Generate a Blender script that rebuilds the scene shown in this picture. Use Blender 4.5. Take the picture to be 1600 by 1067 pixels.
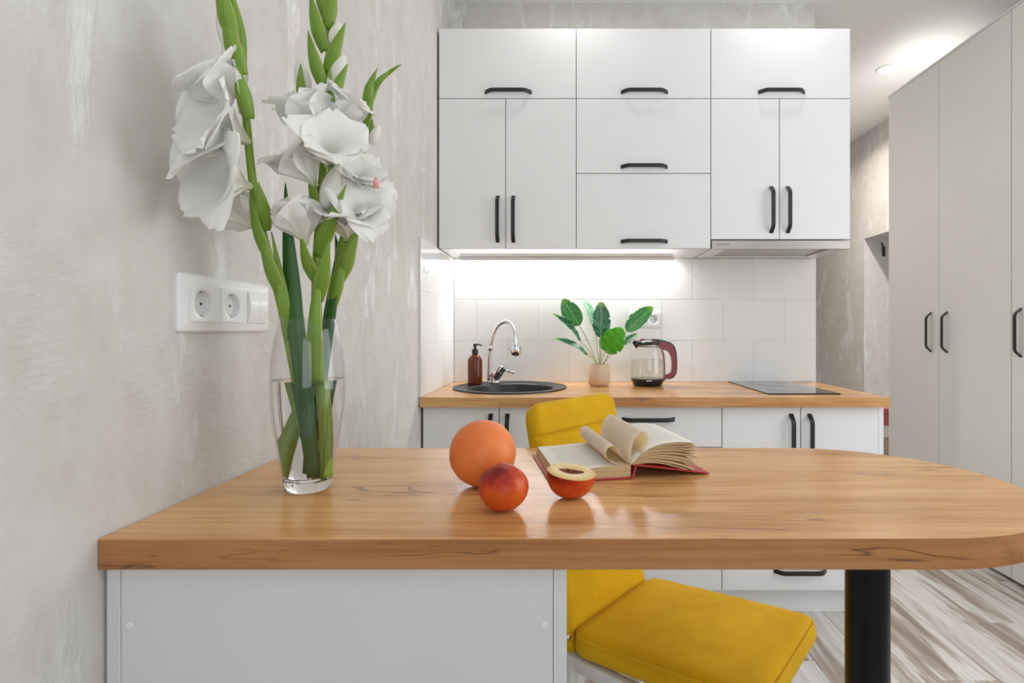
import bpy, bmesh, math, random
from mathutils import Vector, Matrix, noise as mnoise

for o in list(bpy.data.objects):
    bpy.data.objects.remove(o, do_unlink=True)
scn = bpy.context.scene
COL = scn.collection
R = random.Random(7)
PI = math.pi

# ------------------------------------------------------------------ camera
CZ = 1.11            # eye height
F = 838.0            # focal length in pixels of the 1600 px frame
VX, VY = 881.0, 516.0
cam = bpy.data.cameras.new('camera')
cam.sensor_width = 36.0
cam.lens = F / 1600 * 36
cam.shift_x = -(VX - 800) / 1600
cam.shift_y = (VY - 533.5) / 1600
cam.clip_start = 0.02
cam_o = bpy.data.objects.new('camera', cam)
cam_o.location = (0, 0, CZ)
cam_o.rotation_euler = (PI / 2, 0, 0)
COL.objects.link(cam_o)
scn.camera = cam_o

# ------------------------------------------------------------------ view, world, large lights
vs = scn.view_settings
vs.view_transform = 'Standard'
vs.look = 'None'
vs.exposure = 0.07
vs.gamma = 1.0
vs.use_curve_mapping = False
scn.cycles.use_denoising = True
scn.cycles.max_bounces = 12
scn.cycles.transparent_max_bounces = 16
scn.cycles.sample_clamp_indirect = 6.0

world = bpy.data.worlds.new('daylight')
scn.world = world
world.use_nodes = True
bgn = world.node_tree.nodes['Background']
bgn.inputs[0].default_value = (0.80, 0.90, 1.0, 1)
bgn.inputs[1].default_value = 1.1

LEFT, BACK, RIGHT, CEIL = -0.553, 2.663, 2.49, 2.735
FRONT = -2.4          # wall behind the camera, with the added fill window
HALL = 6.6


def area_light(name, loc, rot, sx, sy, power, color=(1, 1, 1), shape='RECTANGLE', spread=None):
    l = bpy.data.lights.new(name, 'AREA')
    l.shape = shape
    l.size = sx
    if shape in ('RECTANGLE', 'ELLIPSE'):
        l.size_y = sy
    l.energy = power
    l.color = color
    if spread is not None:
        l.spread = spread
    o = bpy.data.objects.new(name, l)
    o.location = loc
    o.rotation_euler = rot
    COL.objects.link(o)
    return o


# daylight through the right-wall window, plus an added frontal fill window behind the camera
WY0_, WY1_, WZ0, WZ1 = 0.10, 1.72, 0.60, 2.40
WX0, WX1 = 0.05, 1.95
area_light('window_daylight', (RIGHT - 0.03, (WY0_ + WY1_) / 2, (WZ0 + WZ1) / 2), (0, PI / 2, 0),
           WZ1 - WZ0, WY1_ - WY0_, 26, (0.955, 0.98, 1.0))
area_light('rear_fill', ((WX0 + WX1) / 2, FRONT + 0.03, (WZ0 + WZ1) / 2), (PI / 2, 0, 0),  # fill light at the window added behind the camera
           WX1 - WX0, WZ1 - WZ0, 18.5, (0.955, 0.98, 1.0))


# ------------------------------------------------------------------ helpers
def world_of(o):
    m = o.matrix_basis.copy()
    if o.parent:
        m = world_of(o.parent) @ o.matrix_parent_inverse @ m
    return m


def put(o, parent):
    COL.objects.link(o)
    if parent is not None:
        o.parent = parent
        o.matrix_parent_inverse = world_of(parent).inverted()
    return o


def props(o, label=None, cat=None, group=None, kind=None):
    if label:
        o['label'] = label
    if cat:
        o['category'] = cat
    if group:
        o['group'] = group
    if kind:
        o['kind'] = kind
    return o


def thing(name, label, cat, loc=(0, 0, 0), group=None, kind=None):
    o = bpy.data.objects.new(name, None)
    o.location = loc
    o.empty_display_size = 0.05
    COL.objects.link(o)
    return props(o, label, cat, group, kind)


def obj(name, bm, mat, parent=None, smooth=False, label=None, angle=None):
    bmesh.ops.recalc_face_normals(bm, faces=bm.faces[:])
    me = bpy.data.meshes.new(name)
    bm.to_mesh(me)
    bm.free()
    if isinstance(mat, (list, tuple)):
        for m_ in mat:
            me.materials.append(m_)
    else:
        me.materials.append(mat)
    if smooth:
        me.polygons.foreach_set('use_smooth', [True] * len(me.polygons))
        if angle is not None:
            me.set_sharp_from_angle(angle=angle)
    o = bpy.data.objects.new(name, me)
    put(o, parent)
    if label:
        o['label'] = label
    return o


def add_box(bm, x0, x1, y0, y1, z0, z1, bev=0.0, seg=2):
    v = [bm.verts.new(p) for p in ((x0, y0, z0), (x1, y0, z0), (x1, y1, z0), (x0, y1, z0),
                                   (x0, y0, z1), (x1, y0, z1), (x1, y1, z1), (x0, y1, z1))]
    fs = [bm.faces.new([v[i] for i in q]) for q in
          ((0, 3, 2, 1), (4, 5, 6, 7), (0, 1, 5, 4), (1, 2, 6, 5), (2, 3, 7, 6), (3, 0, 4, 7))]
    if bev > 0:
        es = list({e for f in fs for e in f.edges})
        bmesh.ops.bevel(bm, geom=es, offset=bev, segments=seg, profile=0.5, affect='EDGES')
    return bm


def box(x0, x1, y0, y1, z0, z1, bev=0.0, seg=2):
    return add_box(bmesh.new(), x0, x1, y0, y1, z0, z1, bev, seg)


def add_lathe(bm, prof, segs=48, c=(0, 0, 0), cap0=True, cap1=True):
    rings = []
    for r, z in prof:
        rings.append([bm.verts.new((c[0] + r * math.cos(2 * PI * i / segs), c[1] + r * math.sin(2 * PI * i / segs), c[2] + z))
                      for i in range(segs)])
    for a, b in zip(rings, rings[1:]):
        for i in range(segs):
            j = (i + 1) % segs
            bm.faces.new((a[i], a[j], b[j], b[i]))
    if cap0:
        bm.faces.new(rings[0][::-1])
    if cap1:
        bm.faces.new(rings[-1])
    return bm


def lathe(prof, segs=48, c=(0, 0, 0), cap0=True, cap1=True):
    return add_lathe(bmesh.new(), prof, segs, c, cap0, cap1)


def catmull(pts, n=8):
    pts = [Vector(p) for p in pts]
    out = []
    for i in range(len(pts) - 1):
        p0 = pts[max(i - 1, 0)]
        p1, p2 = pts[i], pts[i + 1]
        p3 = pts[min(i + 2, len(pts) - 1)]
        for k in range(n):
            t = k / n
            out.append(0.5 * ((2 * p1) + (-p0 + p2) * t + (2 * p0 - 5 * p1 + 4 * p2 - p3) * t * t + (-p0 + 3 * p1 - 3 * p2 + p3) * t ** 3))
    out.append(pts[-1])
    return out


def add_tube(bm, pts, rad, segs=12, caps=True, closed=False, flat=1.0):
    pts = [Vector(p) for p in pts]
    n = len(pts)
    rr = rad if isinstance(rad, (list, tuple)) else [rad] * n
    rings = []
    prev = None
    for i, p in enumerate(pts):
        if closed:
            t = (pts[(i + 1) % n] - pts[i - 1]).normalized()
        else:
            t = (pts[min(i + 1, n - 1)] - pts[max(i - 1, 0)]).normalized()
        if prev is None:
            ref = Vector((0, 0, 1)) if abs(t.z) < 0.9 else Vector((1, 0, 0))
            a = t.cross(ref).normalized()
        else:
            a = (prev - t * prev.dot(t)).normalized()
        prev = a
        b = t.cross(a)
        rings.append([bm.verts.new(p + (a * math.cos(2 * PI * k / segs) + b * math.sin(2 * PI * k / segs) * flat) * rr[i]) for k in range(segs)])
    m = n if closed else n - 1
    for i in range(m):
        A, B = rings[i], rings[(i + 1) % n]
        for k in range(segs):
            j = (k + 1) % segs
            bm.faces.new((A[k], A[j], B[j], B[k]))
    if caps and not closed:
        bm.faces.new(rings[0][::-1])
        bm.faces.new(rings[-1])
    return bm


def tube(pts, rad, segs=12, **k):
    return add_tube(bmesh.new(), pts, rad, segs, **k)


def add_grid(bm, f, nu, nv, uvf=None):
    """f(i/nu, j/nv) -> point; stores the parameters as UV."""
    uvl = bm.loops.layers.uv.verify()
    g = [[bm.verts.new(f(i / nu, j / nv)) for j in range(nv + 1)] for i in range(nu + 1)]
    for i in range(nu):
        for j in range(nv):
            fa = bm.faces.new((g[i][j], g[i + 1][j], g[i + 1][j + 1], g[i][j + 1]))
            for l, (a, b) in zip(fa.loops, ((i, j), (i + 1, j), (i + 1, j + 1), (i, j + 1))):
                l[uvl].uv = (a / nu, b / nv)
    return bm


def add_prism(bm, poly, axis_vec, closed=True):
    """poly: list of Vector, extruded by axis_vec, with end caps."""
    a = [bm.verts.new(p) for p in poly]
    b = [bm.verts.new(Vector(p) + axis_vec) for p in poly]
    n = len(poly)
    for i in range(n):
        j = (i + 1) % n
        bm.faces.new((a[i], a[j], b[j], b[i]))
    bm.faces.new(a[::-1])
    bm.faces.new(b)
    return bm


def at(px, py, Y):
    """point of the place at depth Y that the measured pixel shows"""
    return Vector(((px - VX) / F * Y, Y, CZ - (py - VY) / F * Y))


# ------------------------------------------------------------------ materials
class NT:
    def __init__(s, name):
        s.m = bpy.data.materials.new(name)
        s.m.use_nodes = True
        s.t = s.m.node_tree
        s.b = s.t.nodes['Principled BSDF']
        s.out = s.t.nodes['Material Output']

    def n(s, kind, **kw):
        nd = s.t.nodes.new(kind)
        for k, v in kw.items():
            if k.startswith('_'):
                setattr(nd, k[1:], v)
            else:
                key = k.replace('__', ' ')
                nd.inputs[int(key[1:]) if key[0] == 'i' and key[1:].isdigit() else key].default_value = v
        return nd

    def l(s, a, b):
        s.t.links.new(a, b)

    def coord(s, scale=(1, 1, 1), which='Object', loc=(0, 0, 0), rot=(0, 0, 0)):
        tc = s.n('ShaderNodeTexCoord')
        mp = s.n('ShaderNodeMapping')
        mp.inputs['Scale'].default_value = scale
        mp.inputs['Location'].default_value = loc
        mp.inputs['Rotation'].default_value = rot
        s.l(tc.outputs[which], mp.inputs['Vector'])
        return mp.outputs[0]

    def noise(s, vec, scale=5, detail=4, rough=0.5, dist=0.0):
        nd = s.n('ShaderNodeTexNoise')
        nd.inputs['Scale'].default_value = scale
        nd.inputs['Detail'].default_value = detail
        nd.inputs['Roughness'].default_value = rough
        nd.inputs['Distortion'].default_value = dist
        if vec is not None:
            s.l(vec, nd.inputs['Vector'])
        return nd.outputs['Fac']

    def ramp(s, fac, stops, interp='LINEAR'):
        nd = s.n('ShaderNodeValToRGB')
        nd.color_ramp.interpolation = interp
        el = nd.color_ramp.elements
        while len(el) > 1:
            el.remove(el[-1])
        for i, (p, c) in enumerate(stops):
            e = el[0] if i == 0 else el.new(p)
            e.position = p
            if isinstance(c, (int, float)):
                c = (c, c, c)
            e.color = (*c, 1)
        s.l(fac, nd.inputs[0])
        return nd.outputs[0]

    def mix(s, fac, a, b, mode='MIX'):
        nd = s.n('ShaderNodeMix')
        nd.data_type = 'RGBA'
        nd.blend_type = mode
        for sock, v in ((nd.inputs[0], fac), (nd.inputs[6], a), (nd.inputs[7], b)):
            if isinstance(v, (int, float)):
                sock.default_value = v
            elif isinstance(v, (tuple, list)):
                sock.default_value = (*v, 1) if len(v) == 3 else v
            else:
                s.l(v, sock)
        return nd.outputs[2]

    def math(s, op, a, b=0.0, clamp=False):
        nd = s.n('ShaderNodeMath')
        nd.operation = op
        nd.use_clamp = clamp
        for sock, v in ((nd.inputs[0], a), (nd.inputs[1], b)):
            if isinstance(v, (int, float)):
                sock.default_value = v
            else:
                s.l(v, sock)
        return nd.outputs[0]

    def bump(s, h, strength=0.2, dist=0.01):
        nd = s.n('ShaderNodeBump')
        nd.inputs['Strength'].default_value = strength
        nd.inputs['Distance'].default_value = dist
        s.l(h, nd.inputs['Height'])
        s.l(nd.outputs[0], s.b.inputs['Normal'])

    def col(s, v):
        if isinstance(v, (tuple, list)):
            s.b.inputs['Base Color'].default_value = (*v, 1)
        else:
            s.l(v, s.b.inputs['Base Color'])

    def set(s, **kw):
        for k, v in kw.items():
            s.b.inputs[k.replace('_', ' ')].default_value = v
        return s


def plain(name, color, rough=0.5, metal=0.0, var=0.03, **kw):
    """a plain paint or plastic with a faint procedural mottling"""
    t = NT(name)
    nz = t.noise(t.coord(), 9, 3)
    lo = tuple(c * (1 - var) for c in color)
    hi = tuple(min(1, c * (1 + var)) for c in color)
    t.col(t.ramp(nz, [(0.3, lo), (0.7, hi)]))
    t.set(Roughness=rough, Metallic=metal)
    for k, v in kw.items():
        t.b.inputs[k.replace('__', ' ')].default_value = v
    return t.m


def mat_plaster():
    t = NT('plaster')
    v1 = t.coord((7, 4.5, 1.6))
    big = t.noise(t.coord((2.2, 2.0, 1.1)), 1.6, 4, 0.6)
    base = t.ramp(big, [(0.30, (0.57, 0.53, 0.495)), (0.5, (0.63, 0.605, 0.575)), (0.7, (0.665, 0.65, 0.625))])
    mott = t.noise(t.coord((6, 6, 4)), 3.0, 6, 0.62, 0.3)
    base = t.mix(0.45, base, t.ramp(mott, [(0.3, (0.54, 0.50, 0.465)), (0.7, (0.71, 0.70, 0.68))]))
    pt = t.noise(v1, 1.5, 9, 0.66, 0.25)
    patch = t.ramp(pt, [(0.555, 0.0), (0.62, 1.0)])
    fine = t.noise(t.coord((60, 40, 14)), 1.0, 5, 0.6)
    pmask = t.math('MULTIPLY', patch, t.ramp(fine, [(0.36, 0.25), (0.56, 1.0)]))
    col = t.mix(t.math('MULTIPLY', pmask, 0.85), base, (0.83, 0.825, 0.815))
    t.col(col)
    t.l(t.math('SUBTRACT', 0.62, t.math('MULTIPLY', pmask, 0.30)), t.b.inputs['Roughness'])
    relief = t.noise(t.coord((70, 70, 150)), 1.0, 4, 0.6)
    rmask = t.ramp(t.noise(t.coord((5, 5, 4)), 1.3, 3), [(0.42, 0.15), (0.62, 1.0)])
    h = t.math('ADD', t.math('MULTIPLY', relief, rmask), t.math('MULTIPLY', pmask, 0.7))
    t.bump(h, 0.8, 0.003)
    return t.m


def mat_oak(name='oak', seed=0.0, tint=(1.0, 1.0, 1.0)):
    t = NT(name)
    L = (seed, seed * 1.7, seed * 0.6)
    broad = t.noise(t.coord((0.9, 8, 8), loc=L), 1.5, 8, 0.62, 0.5)
    c = t.ramp(broad, [(0.28, (0.36 * tint[0], 0.165 * tint[1], 0.055 * tint[2])), (0.42, (0.52 * tint[0], 0.275 * tint[1], 0.108 * tint[2])),
                       (0.56, (0.64 * tint[0], 0.385 * tint[1], 0.175 * tint[2])), (0.66, (0.60 * tint[0], 0.35 * tint[1], 0.15 * tint[2])), (0.80, (0.46 * tint[0], 0.235 * tint[1], 0.09 * tint[2]))])
    gr = t.noise(t.coord((3.0, 120, 120), loc=L), 1.0, 5, 0.65, 0.2)
    c = t.mix(0.62, c, t.ramp(gr, [(0.30, (0.62, 0.55, 0.48)), (0.55, (1, 1, 1))]), 'MULTIPLY')
    # long dark seams and cracks
    cr = t.noise(t.coord((0.8, 11, 11), loc=L), 1.4, 4, 0.5, 0.9)
    line = t.ramp(t.math('ABSOLUTE', t.math('SUBTRACT', cr, 0.47)), [(0.0, 1.0), (0.009, 0.0)])
    msk = t.ramp(t.noise(t.coord((2.3, 5, 5), loc=(3 + seed, 1, 2)), 1.3, 3), [(0.44, 0.0), (0.56, 1.0)])
    dark = t.math('MULTIPLY', line, msk)
    # short pores
    po = t.noise(t.coord((22, 260, 260), loc=L), 1.0, 3, 0.6)
    pm = t.math('MULTIPLY', t.ramp(po, [(0.62, 0.0), (0.70, 1.0)]), t.ramp(t.noise(t.coord((1.6, 6, 6)), 1.5, 3), [(0.4, 0.1), (0.62, 1.0)]))
    # knots
    vo = t.n('ShaderNodeTexVoronoi')
    vo.inputs['Scale'].default_value = 1.0
    t.l(t.mix(0.16, t.coord((2.1, 6.5, 6.5), loc=(0.4 + seed, 0.2, 0.7)), t.noise(t.coord((8, 20, 20)), 1.0, 3), 'ADD'), vo.inputs['Vector'])
    kn = t.ramp(vo.outputs['Distance'], [(0.05, 1.0), (0.16, 0.0)])
    rings = t.ramp(t.noise(t.coord((30, 90, 90)), 1.0, 3), [(0.4, 0.2), (0.6, 1.0)])
    knot = t.math('MULTIPLY', kn, t.math('MULTIPLY', rings, 0.6))
    d = t.math('MAXIMUM', t.math('MULTIPLY', dark, 0.9), t.math('MAXIMUM', t.math('MULTIPLY', pm, 0.45), knot), True)
    c = t.mix(d, c, (0.17 * tint[0], 0.085 * tint[1], 0.035 * tint[2]))
    t.col(c)
    t.l(t.math('ADD', 0.17, t.math('MULTIPLY', gr, 0.12)), t.b.inputs['Roughness'])
    t.set(Specular_IOR_Level=0.5)
    h = t.math('SUBTRACT', t.noise(t.coord((9, 110, 110), loc=L), 1.0, 3, 0.6), t.math('MULTIPLY', d, 0.6))
    t.bump(h, 0.10, 0.002)
    return t.m


def mat_plank():
    t = NT('floor_plank')
    tc = t.n('ShaderNodeTexCoord')
    oi = t.n('ShaderNodeObjectInfo')
    off = t.n('ShaderNodeCombineXYZ')
    t.l(t.math('MULTIPLY', oi.outputs['Random'], 37.0), off.inputs[0])
    t.l(t.math('MULTIPLY', oi.outputs['Random'], 91.0), off.inputs[1])
    ad = t.n('ShaderNodeVectorMath')
    t.l(tc.outputs['Object'], ad.inputs[0])
    t.l(off.outputs[0], ad.inputs[1])

    def mp(sc):
        m = t.n('ShaderNodeMapping')
        m.inputs['Scale'].default_value = sc
        t.l(ad.outputs[0], m.inputs['Vector'])
        return m.outputs[0]
    a = t.noise(mp((9, 0.9, 9)), 1.4, 5, 0.6, 0.7)
    c = t.ramp(a, [(0.34, (0.29, 0.225, 0.18)), (0.45, (0.42, 0.345, 0.29)), (0.52, (0.66, 0.63, 0.60)), (0.66, (0.74, 0.725, 0.71))])
    g = t.noise(mp((90, 3, 90)), 1.0, 5, 0.6)
    c = t.mix(0.5, c, t.ramp(g, [(0.3, (0.62, 0.58, 0.54)), (0.6, (1, 1, 1))]), 'MULTIPLY')
    tint = t.ramp(oi.outputs['Random'], [(0.0, (0.86, 0.82, 0.78)), (0.6, (1, 1, 1)), (1.0, (0.92, 0.9, 0.88))])
    c = t.mix(0.6, c, tint, 'MULTIPLY')
    t.col(c)
    t.set(Roughness=0.38)
    t.bump(g, 0.12, 0.002)
    return t.m


def mat_glass(name, color=(1, 1, 1), rough=0.0, ior=1.45):
    t = NT(name)
    t.col(color)
    nz = t.noise(t.coord(), 4, 2)
    t.l(t.ramp(nz, [(0, rough), (1, rough + 0.004)]), t.b.inputs['Roughness'])
    t.set(Transmission_Weight=1.0, IOR=ior)
    return t.m


def mat_thin_glass(name, color=(1, 1, 1), refl=0.12):
    """thin clear pane: mostly see-through, with a sharp reflection that grows at glancing angles"""
    t = NT(name)
    tr = t.n('ShaderNodeBsdfTransparent')
    tr.inputs[0].default_value = (*color, 1)
    gl = t.n('ShaderNodeBsdfGlossy')
    gl.inputs['Roughness'].default_value = 0.03
    fr = t.n('ShaderNodeLayerWeight')
    fr.inputs['Blend'].default_value = 0.5
    mx = t.n('ShaderNodeMixShader')
    t.l(t.math('ADD', t.math('MULTIPLY', t.math('POWER', fr.outputs['Facing'], 4.0), 0.55), refl * 0.4, True), mx.inputs[0])
    t.l(tr.outputs[0], mx.inputs[1])
    t.l(gl.outputs[0], mx.inputs[2])
    t.l(mx.outputs[0], t.out.inputs['Surface'])
    return t.m


def mat_emit(name, color, strength):
    t = NT(name)
    t.col((0.9, 0.9, 0.9))
    t.b.inputs['Emission Color'].default_value = (*color, 1)
    t.b.inputs['Emission Strength'].default_value = strength
    return t.m


def mat_petal():
    t = NT('petal')
    df = t.n('ShaderNodeBsdfDiffuse')
    tl = t.n('ShaderNodeBsdfTranslucent')
    mx = t.n('ShaderNodeMixShader')
    uv = t.n('ShaderNodeTexCoord').outputs['UV']
    sep = t.n('ShaderNodeSeparateXYZ')
    t.l(uv, sep.inputs[0])
    nz = t.noise(t.coord((30, 3, 1), which='UV'), 1.5, 3)
    base = t.ramp(sep.outputs[1], [(0.0, (0.74, 0.76, 0.52)), (0.22, (0.90, 0.90, 0.82)), (0.55, (0.965, 0.96, 0.94))])
    c = t.mix(0.35, base, t.ramp(nz, [(0.35, (0.95, 0.95, 0.92)), (0.65, (1, 1, 1))]), 'MULTIPLY')
    t.l(c, df.inputs[0])
    t.l(c, tl.inputs[0])
    mx.inputs[0].default_value = 0.26
    t.l(df.outputs[0], mx.inputs[1])
    t.l(tl.outputs[0], mx.inputs[2])
    t.l(mx.outputs[0], t.out.inputs['Surface'])
    return t.m


def mat_leaf(name, dark, light, edge=None, stripes=40.0, transl=0.25, rough=0.4, across=True):
    t = NT(name)
    uv = t.coord((1, 1, 1), which='UV')
    sep = t.n('ShaderNodeSeparateXYZ')
    t.l(uv, sep.inputs[0])
    nz = t.noise(t.coord((stripes, 2.0, 1), which='UV'), 1.0, 3)
    c = t.ramp(nz, [(0.3, dark), (0.7, light)])
    if edge:
        e = t.math('ABSOLUTE', t.math('SUBTRACT', sep.outputs[0], 0.5))
        c = t.mix(t.ramp(e, [(0.36, 0.0), (0.5, 1.0)]), c, edge)
    t.col(c)
    t.set(Roughness=rough)
    if transl:
        tl = t.n('ShaderNodeBsdfTranslucent')
        t.l(c, tl.inputs[0])
        mx = t.n('ShaderNodeMixShader')
        mx.inputs[0].default_value = transl
        t.l(t.b.outputs[0], mx.inputs[1])
        t.l(tl.outputs[0], mx.inputs[2])
        t.l(mx.outputs[0], t.out.inputs['Surface'])
    return t.m


def mat_banana_leaf(name, dark, light, rim, vein):
    t = NT(name)
    uv = t.coord((1, 1, 1), which='UV')
    sep = t.n('ShaderNodeSeparateXYZ')
    t.l(uv, sep.inputs[0])
    ax = t.math('ABSOLUTE', t.math('SUBTRACT', sep.outputs[0], 0.5))
    # side veins slant from the midrib towards the edge
    k = t.math('SUBTRACT', t.math('MULTIPLY', sep.outputs[1], 9.0), t.math('MULTIPLY', ax, 6.0))
    w = t.math('ABSOLUTE', t.math('SUBTRACT', t.math('FRACT', k), 0.5))
    nz = t.noise(t.coord((6, 6, 1), which='UV'), 1.0, 4)
    c = t.ramp(nz, [(0.3, dark), (0.7, light)])
    vm = t.math('MULTIPLY', t.ramp(w, [(0.0, 1.0), (0.13, 0.0)]), t.ramp(nz, [(0.42, 0.0), (0.58, 0.8)]))
    c = t.mix(vm, c, vein)
    mid = t.ramp(ax, [(0.0, 1.0), (0.03, 0.0)])
    c = t.mix(t.math('MULTIPLY', mid, 0.7), c, vein)
    c = t.mix(t.math('MULTIPLY', t.ramp(sep.outputs[1], [(0.82, 0.0), (1.0, 1.0)]), 0.85), c, rim)
    t.col(c)
    t.set(Roughness=0.32)
    t.bump(w, 0.15, 0.002)
    return t.m


M = {}
M['plaster'] = mat_plaster()
M['oak'] = mat_oak('oak_laminate', 0.0, (1.20, 1.12, 0.98))
M['oak2'] = mat_oak('oak_worktop', 4.3, (1.10, 1.03, 0.92))
M['oak_shaded'] = mat_oak('oak_edge_shaded', 8.1, (0.74, 0.57, 0.43))  # tabletop rim: same oak, tinted down so the colour carries its shade
M['plank'] = mat_plank()
M['ceiling'] = plain('ceiling_paint', (0.87, 0.865, 0.855), 0.6, var=0.01)
M['white'] = plain('white_matt_front', (0.80, 0.80, 0.80), 0.42, var=0.008)
M['warmwhite'] = plain('wardrobe_front', (0.83, 0.828, 0.81), 0.5, var=0.008)
M['carcass'] = plain('white_carcass', (0.80, 0.80, 0.795), 0.09, var=0.01)
M['panel'] = plain('counter_base_panel', (0.70, 0.70, 0.70), 0.45, var=0.008)
M['dark'] = plain('dark_gap', (0.05, 0.05, 0.05), 0.8)
M['black'] = plain('black_metal', (0.012, 0.012, 0.013), 0.42)
M['blackleg'] = plain('black_leg_paint', (0.004, 0.004, 0.005), 0.30, Specular__IOR__Level=0.22)
M['tile'] = plain('white_glazed_tile', (0.80, 0.80, 0.80), 0.10, var=0.01)
M['grout'] = plain('grout', (0.74, 0.735, 0.725), 0.8)
M['alu'] = plain('edge_profile', (0.70, 0.70, 0.69), 0.35, 0.3)
M['steel'] = NT('brushed_steel').set(Metallic=1.0, Roughness=0.33).m
_t = NT('brushed_steel_front')
_t.col(_t.ramp(_t.noise(_t.coord((3, 60, 300)), 1.0, 3), [(0.3, (0.36, 0.33, 0.31)), (0.7, (0.46, 0.43, 0.405))]))
_t.set(Metallic=0.9, Roughness=0.36)
M['steel'] = _t.m
M['chrome'] = plain('chrome', (0.72, 0.72, 0.72), 0.06, 1.0)
M['plastic'] = plain('white_plastic', (0.82, 0.82, 0.825), 0.22, var=0.01)
M['led'] = mat_emit('led_diffuser', (1.0, 0.99, 0.97), 60.0)
M['lamp'] = mat_emit('downlight_disc', (1.0, 0.97, 0.93), 30.0)
M['glass'] = mat_glass('clear_glass')
M['vglass'] = mat_thin_glass('vase_glass', (0.975, 0.98, 0.98), 0.08)
M['vwater'] = mat_thin_glass('vase_water', (0.97, 0.975, 0.955), 0.05)
M['water'] = mat_glass('water', (0.985, 0.99, 0.985), 0.0, 1.33)
M['kglass'] = mat_thin_glass('kettle_glass', (0.985, 0.99, 0.985), 0.1)
M['kwater'] = mat_thin_glass('kettle_water', (0.945, 0.945, 0.92), 0.1)
M['pane'] = mat_thin_glass('window_pane', (0.97, 0.98, 0.98), 0.05)
M['petal'] = mat_petal()
M['stem'] = mat_leaf('gladiolus_stem', (0.17, 0.32, 0.025), (0.33, 0.46, 0.06), stripes=12, transl=0.1)
M['bract'] = mat_leaf('gladiolus_bract', (0.16, 0.33, 0.025), (0.33, 0.50, 0.07), (0.46, 0.52, 0.14), transl=0.3)
M['blade'] = mat_leaf('gladiolus_blade', (0.022, 0.105, 0.014), (0.05, 0.17, 0.025), stripes=26, transl=0.15)
M['pinkspot'] = plain('pink_petal', (0.85, 0.38, 0.38), 0.6)
M['soil'] = plain('planter_filling', (0.25, 0.2, 0.14), 0.9)


def mat_velvet():
    t = NT('mustard_velvet')
    a = t.noise(t.coord((6, 6, 6)), 1.6, 5, 0.6, 0.4)
    t.col(t.ramp(a, [(0.3, (0.60, 0.325, 0.004)), (0.7, (0.70, 0.41, 0.007))]))
    t.set(Roughness=0.8, Sheen_Weight=0.16, Sheen_Roughness=0.4, Specular_IOR_Level=0.15)
    t.b.inputs['Sheen Tint'].default_value = (1.0, 0.82, 0.35, 1)
    t.bump(t.noise(t.coord((400, 400, 400)), 1.0, 2), 0.08, 0.001)
    return t.m


def mat_grapefruit():
    t = NT('grapefruit_skin')
    a = t.noise(t.coord((9, 9, 9)), 2.0, 4, 0.6)
    tc = t.n('ShaderNodeTexCoord')
    t.col(t.ramp(a, [(0.3, (0.80, 0.185, 0.040)), (0.7, (0.87, 0.265, 0.070))]))
    vo = t.n('ShaderNodeTexVoronoi')
    vo.inputs['Scale'].default_value = 420
    t.l(tc.outputs['Object'], vo.inputs['Vector'])
    t.bump(vo.outputs['Distance'], 0.16, 0.0009)
    t.set(Roughness=0.45, Subsurface_Weight=0.08, Specular_IOR_Level=0.35)
    t.b.inputs['Subsurface Radius'].default_value = (0.02, 0.008, 0.003)
    return t.m


def mat_nectarine(name='nectarine_skin', zc=0.86 + 0.0325, h=0.03, shift=0.0):
    t = NT(name)
    co = t.coord()
    sep = t.n('ShaderNodeSeparateXYZ')
    t.l(co, sep.inputs[0])
    up = t.math('DIVIDE', t.math('SUBTRACT', sep.outputs[2], zc), h)
    lf = t.math('MULTIPLY', sep.outputs[0], -9.0)
    nz = t.noise(t.coord((40, 40, 40)), 1.0, 5, 0.62)
    v = t.math('ADD', t.math('MULTIPLY', up, 0.26), t.math('ADD', t.math('MULTIPLY', lf, 0.22), t.math('MULTIPLY', nz, 0.8)))
    t.col(t.ramp(t.math('ADD', v, shift), [(0.28, (0.66, 0.105, 0.012)), (0.50, (0.50, 0.040, 0.009)), (0.68, (0.24, 0.014, 0.010)), (0.85, (0.11, 0.010, 0.012))]))
    t.set(Roughness=0.38, Specular_IOR_Level=0.3)
    t.bump(nz, 0.03, 0.001)
    return t.m


def mat_page(name='printed_page', transl=0.10):
    t = NT(name)
    uv = t.coord((1, 1, 1), which='UV')
    sep = t.n('ShaderNodeSeparateXYZ')
    t.l(uv, sep.inputs[0])
    # lines of print run across the page (u), stacked along the spine (v)
    ln = t.math('FRACT', t.math('MULTIPLY', sep.outputs[1], 34.0))
    inl = t.math('MULTIPLY', t.math('GREATER_THAN', ln, 0.3), t.math('LESS_THAN', ln, 0.78))
    wd = t.noise(t.coord((60, 34, 1), which='UV'), 1.6, 2, 0.7)
    ink = t.math('MULTIPLY', inl, t.ramp(wd, [(0.42, 0.0), (0.50, 1.0)]))
    mu = t.math('MULTIPLY', t.math('GREATER_THAN', sep.outputs[0], 0.13), t.math('LESS_THAN', sep.outputs[0], 0.87))
    mv = t.math('MULTIPLY', t.math('GREATER_THAN', sep.outputs[1], 0.09), t.math('LESS_THAN', sep.outputs[1], 0.92))
    ink = t.math('MULTIPLY', ink, t.math('MULTIPLY', mu, mv))
    t.col(t.mix(t.math('MULTIPLY', ink, 0.42), (0.93, 0.895, 0.805), (0.25, 0.24, 0.22)))
    t.set(Roughness=0.8)
    tl = t.n('ShaderNodeBsdfTranslucent')
    tl.inputs[0].default_value = (0.92, 0.66, 0.33, 1)
    mx = t.n('ShaderNodeMixShader')
    mx.inputs[0].default_value = transl
    t.l(t.b.outputs[0], mx.inputs[1])
    t.l(tl.outputs[0], mx.inputs[2])
    t.l(mx.outputs[0], t.out.inputs['Surface'])
    return t.m


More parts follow.
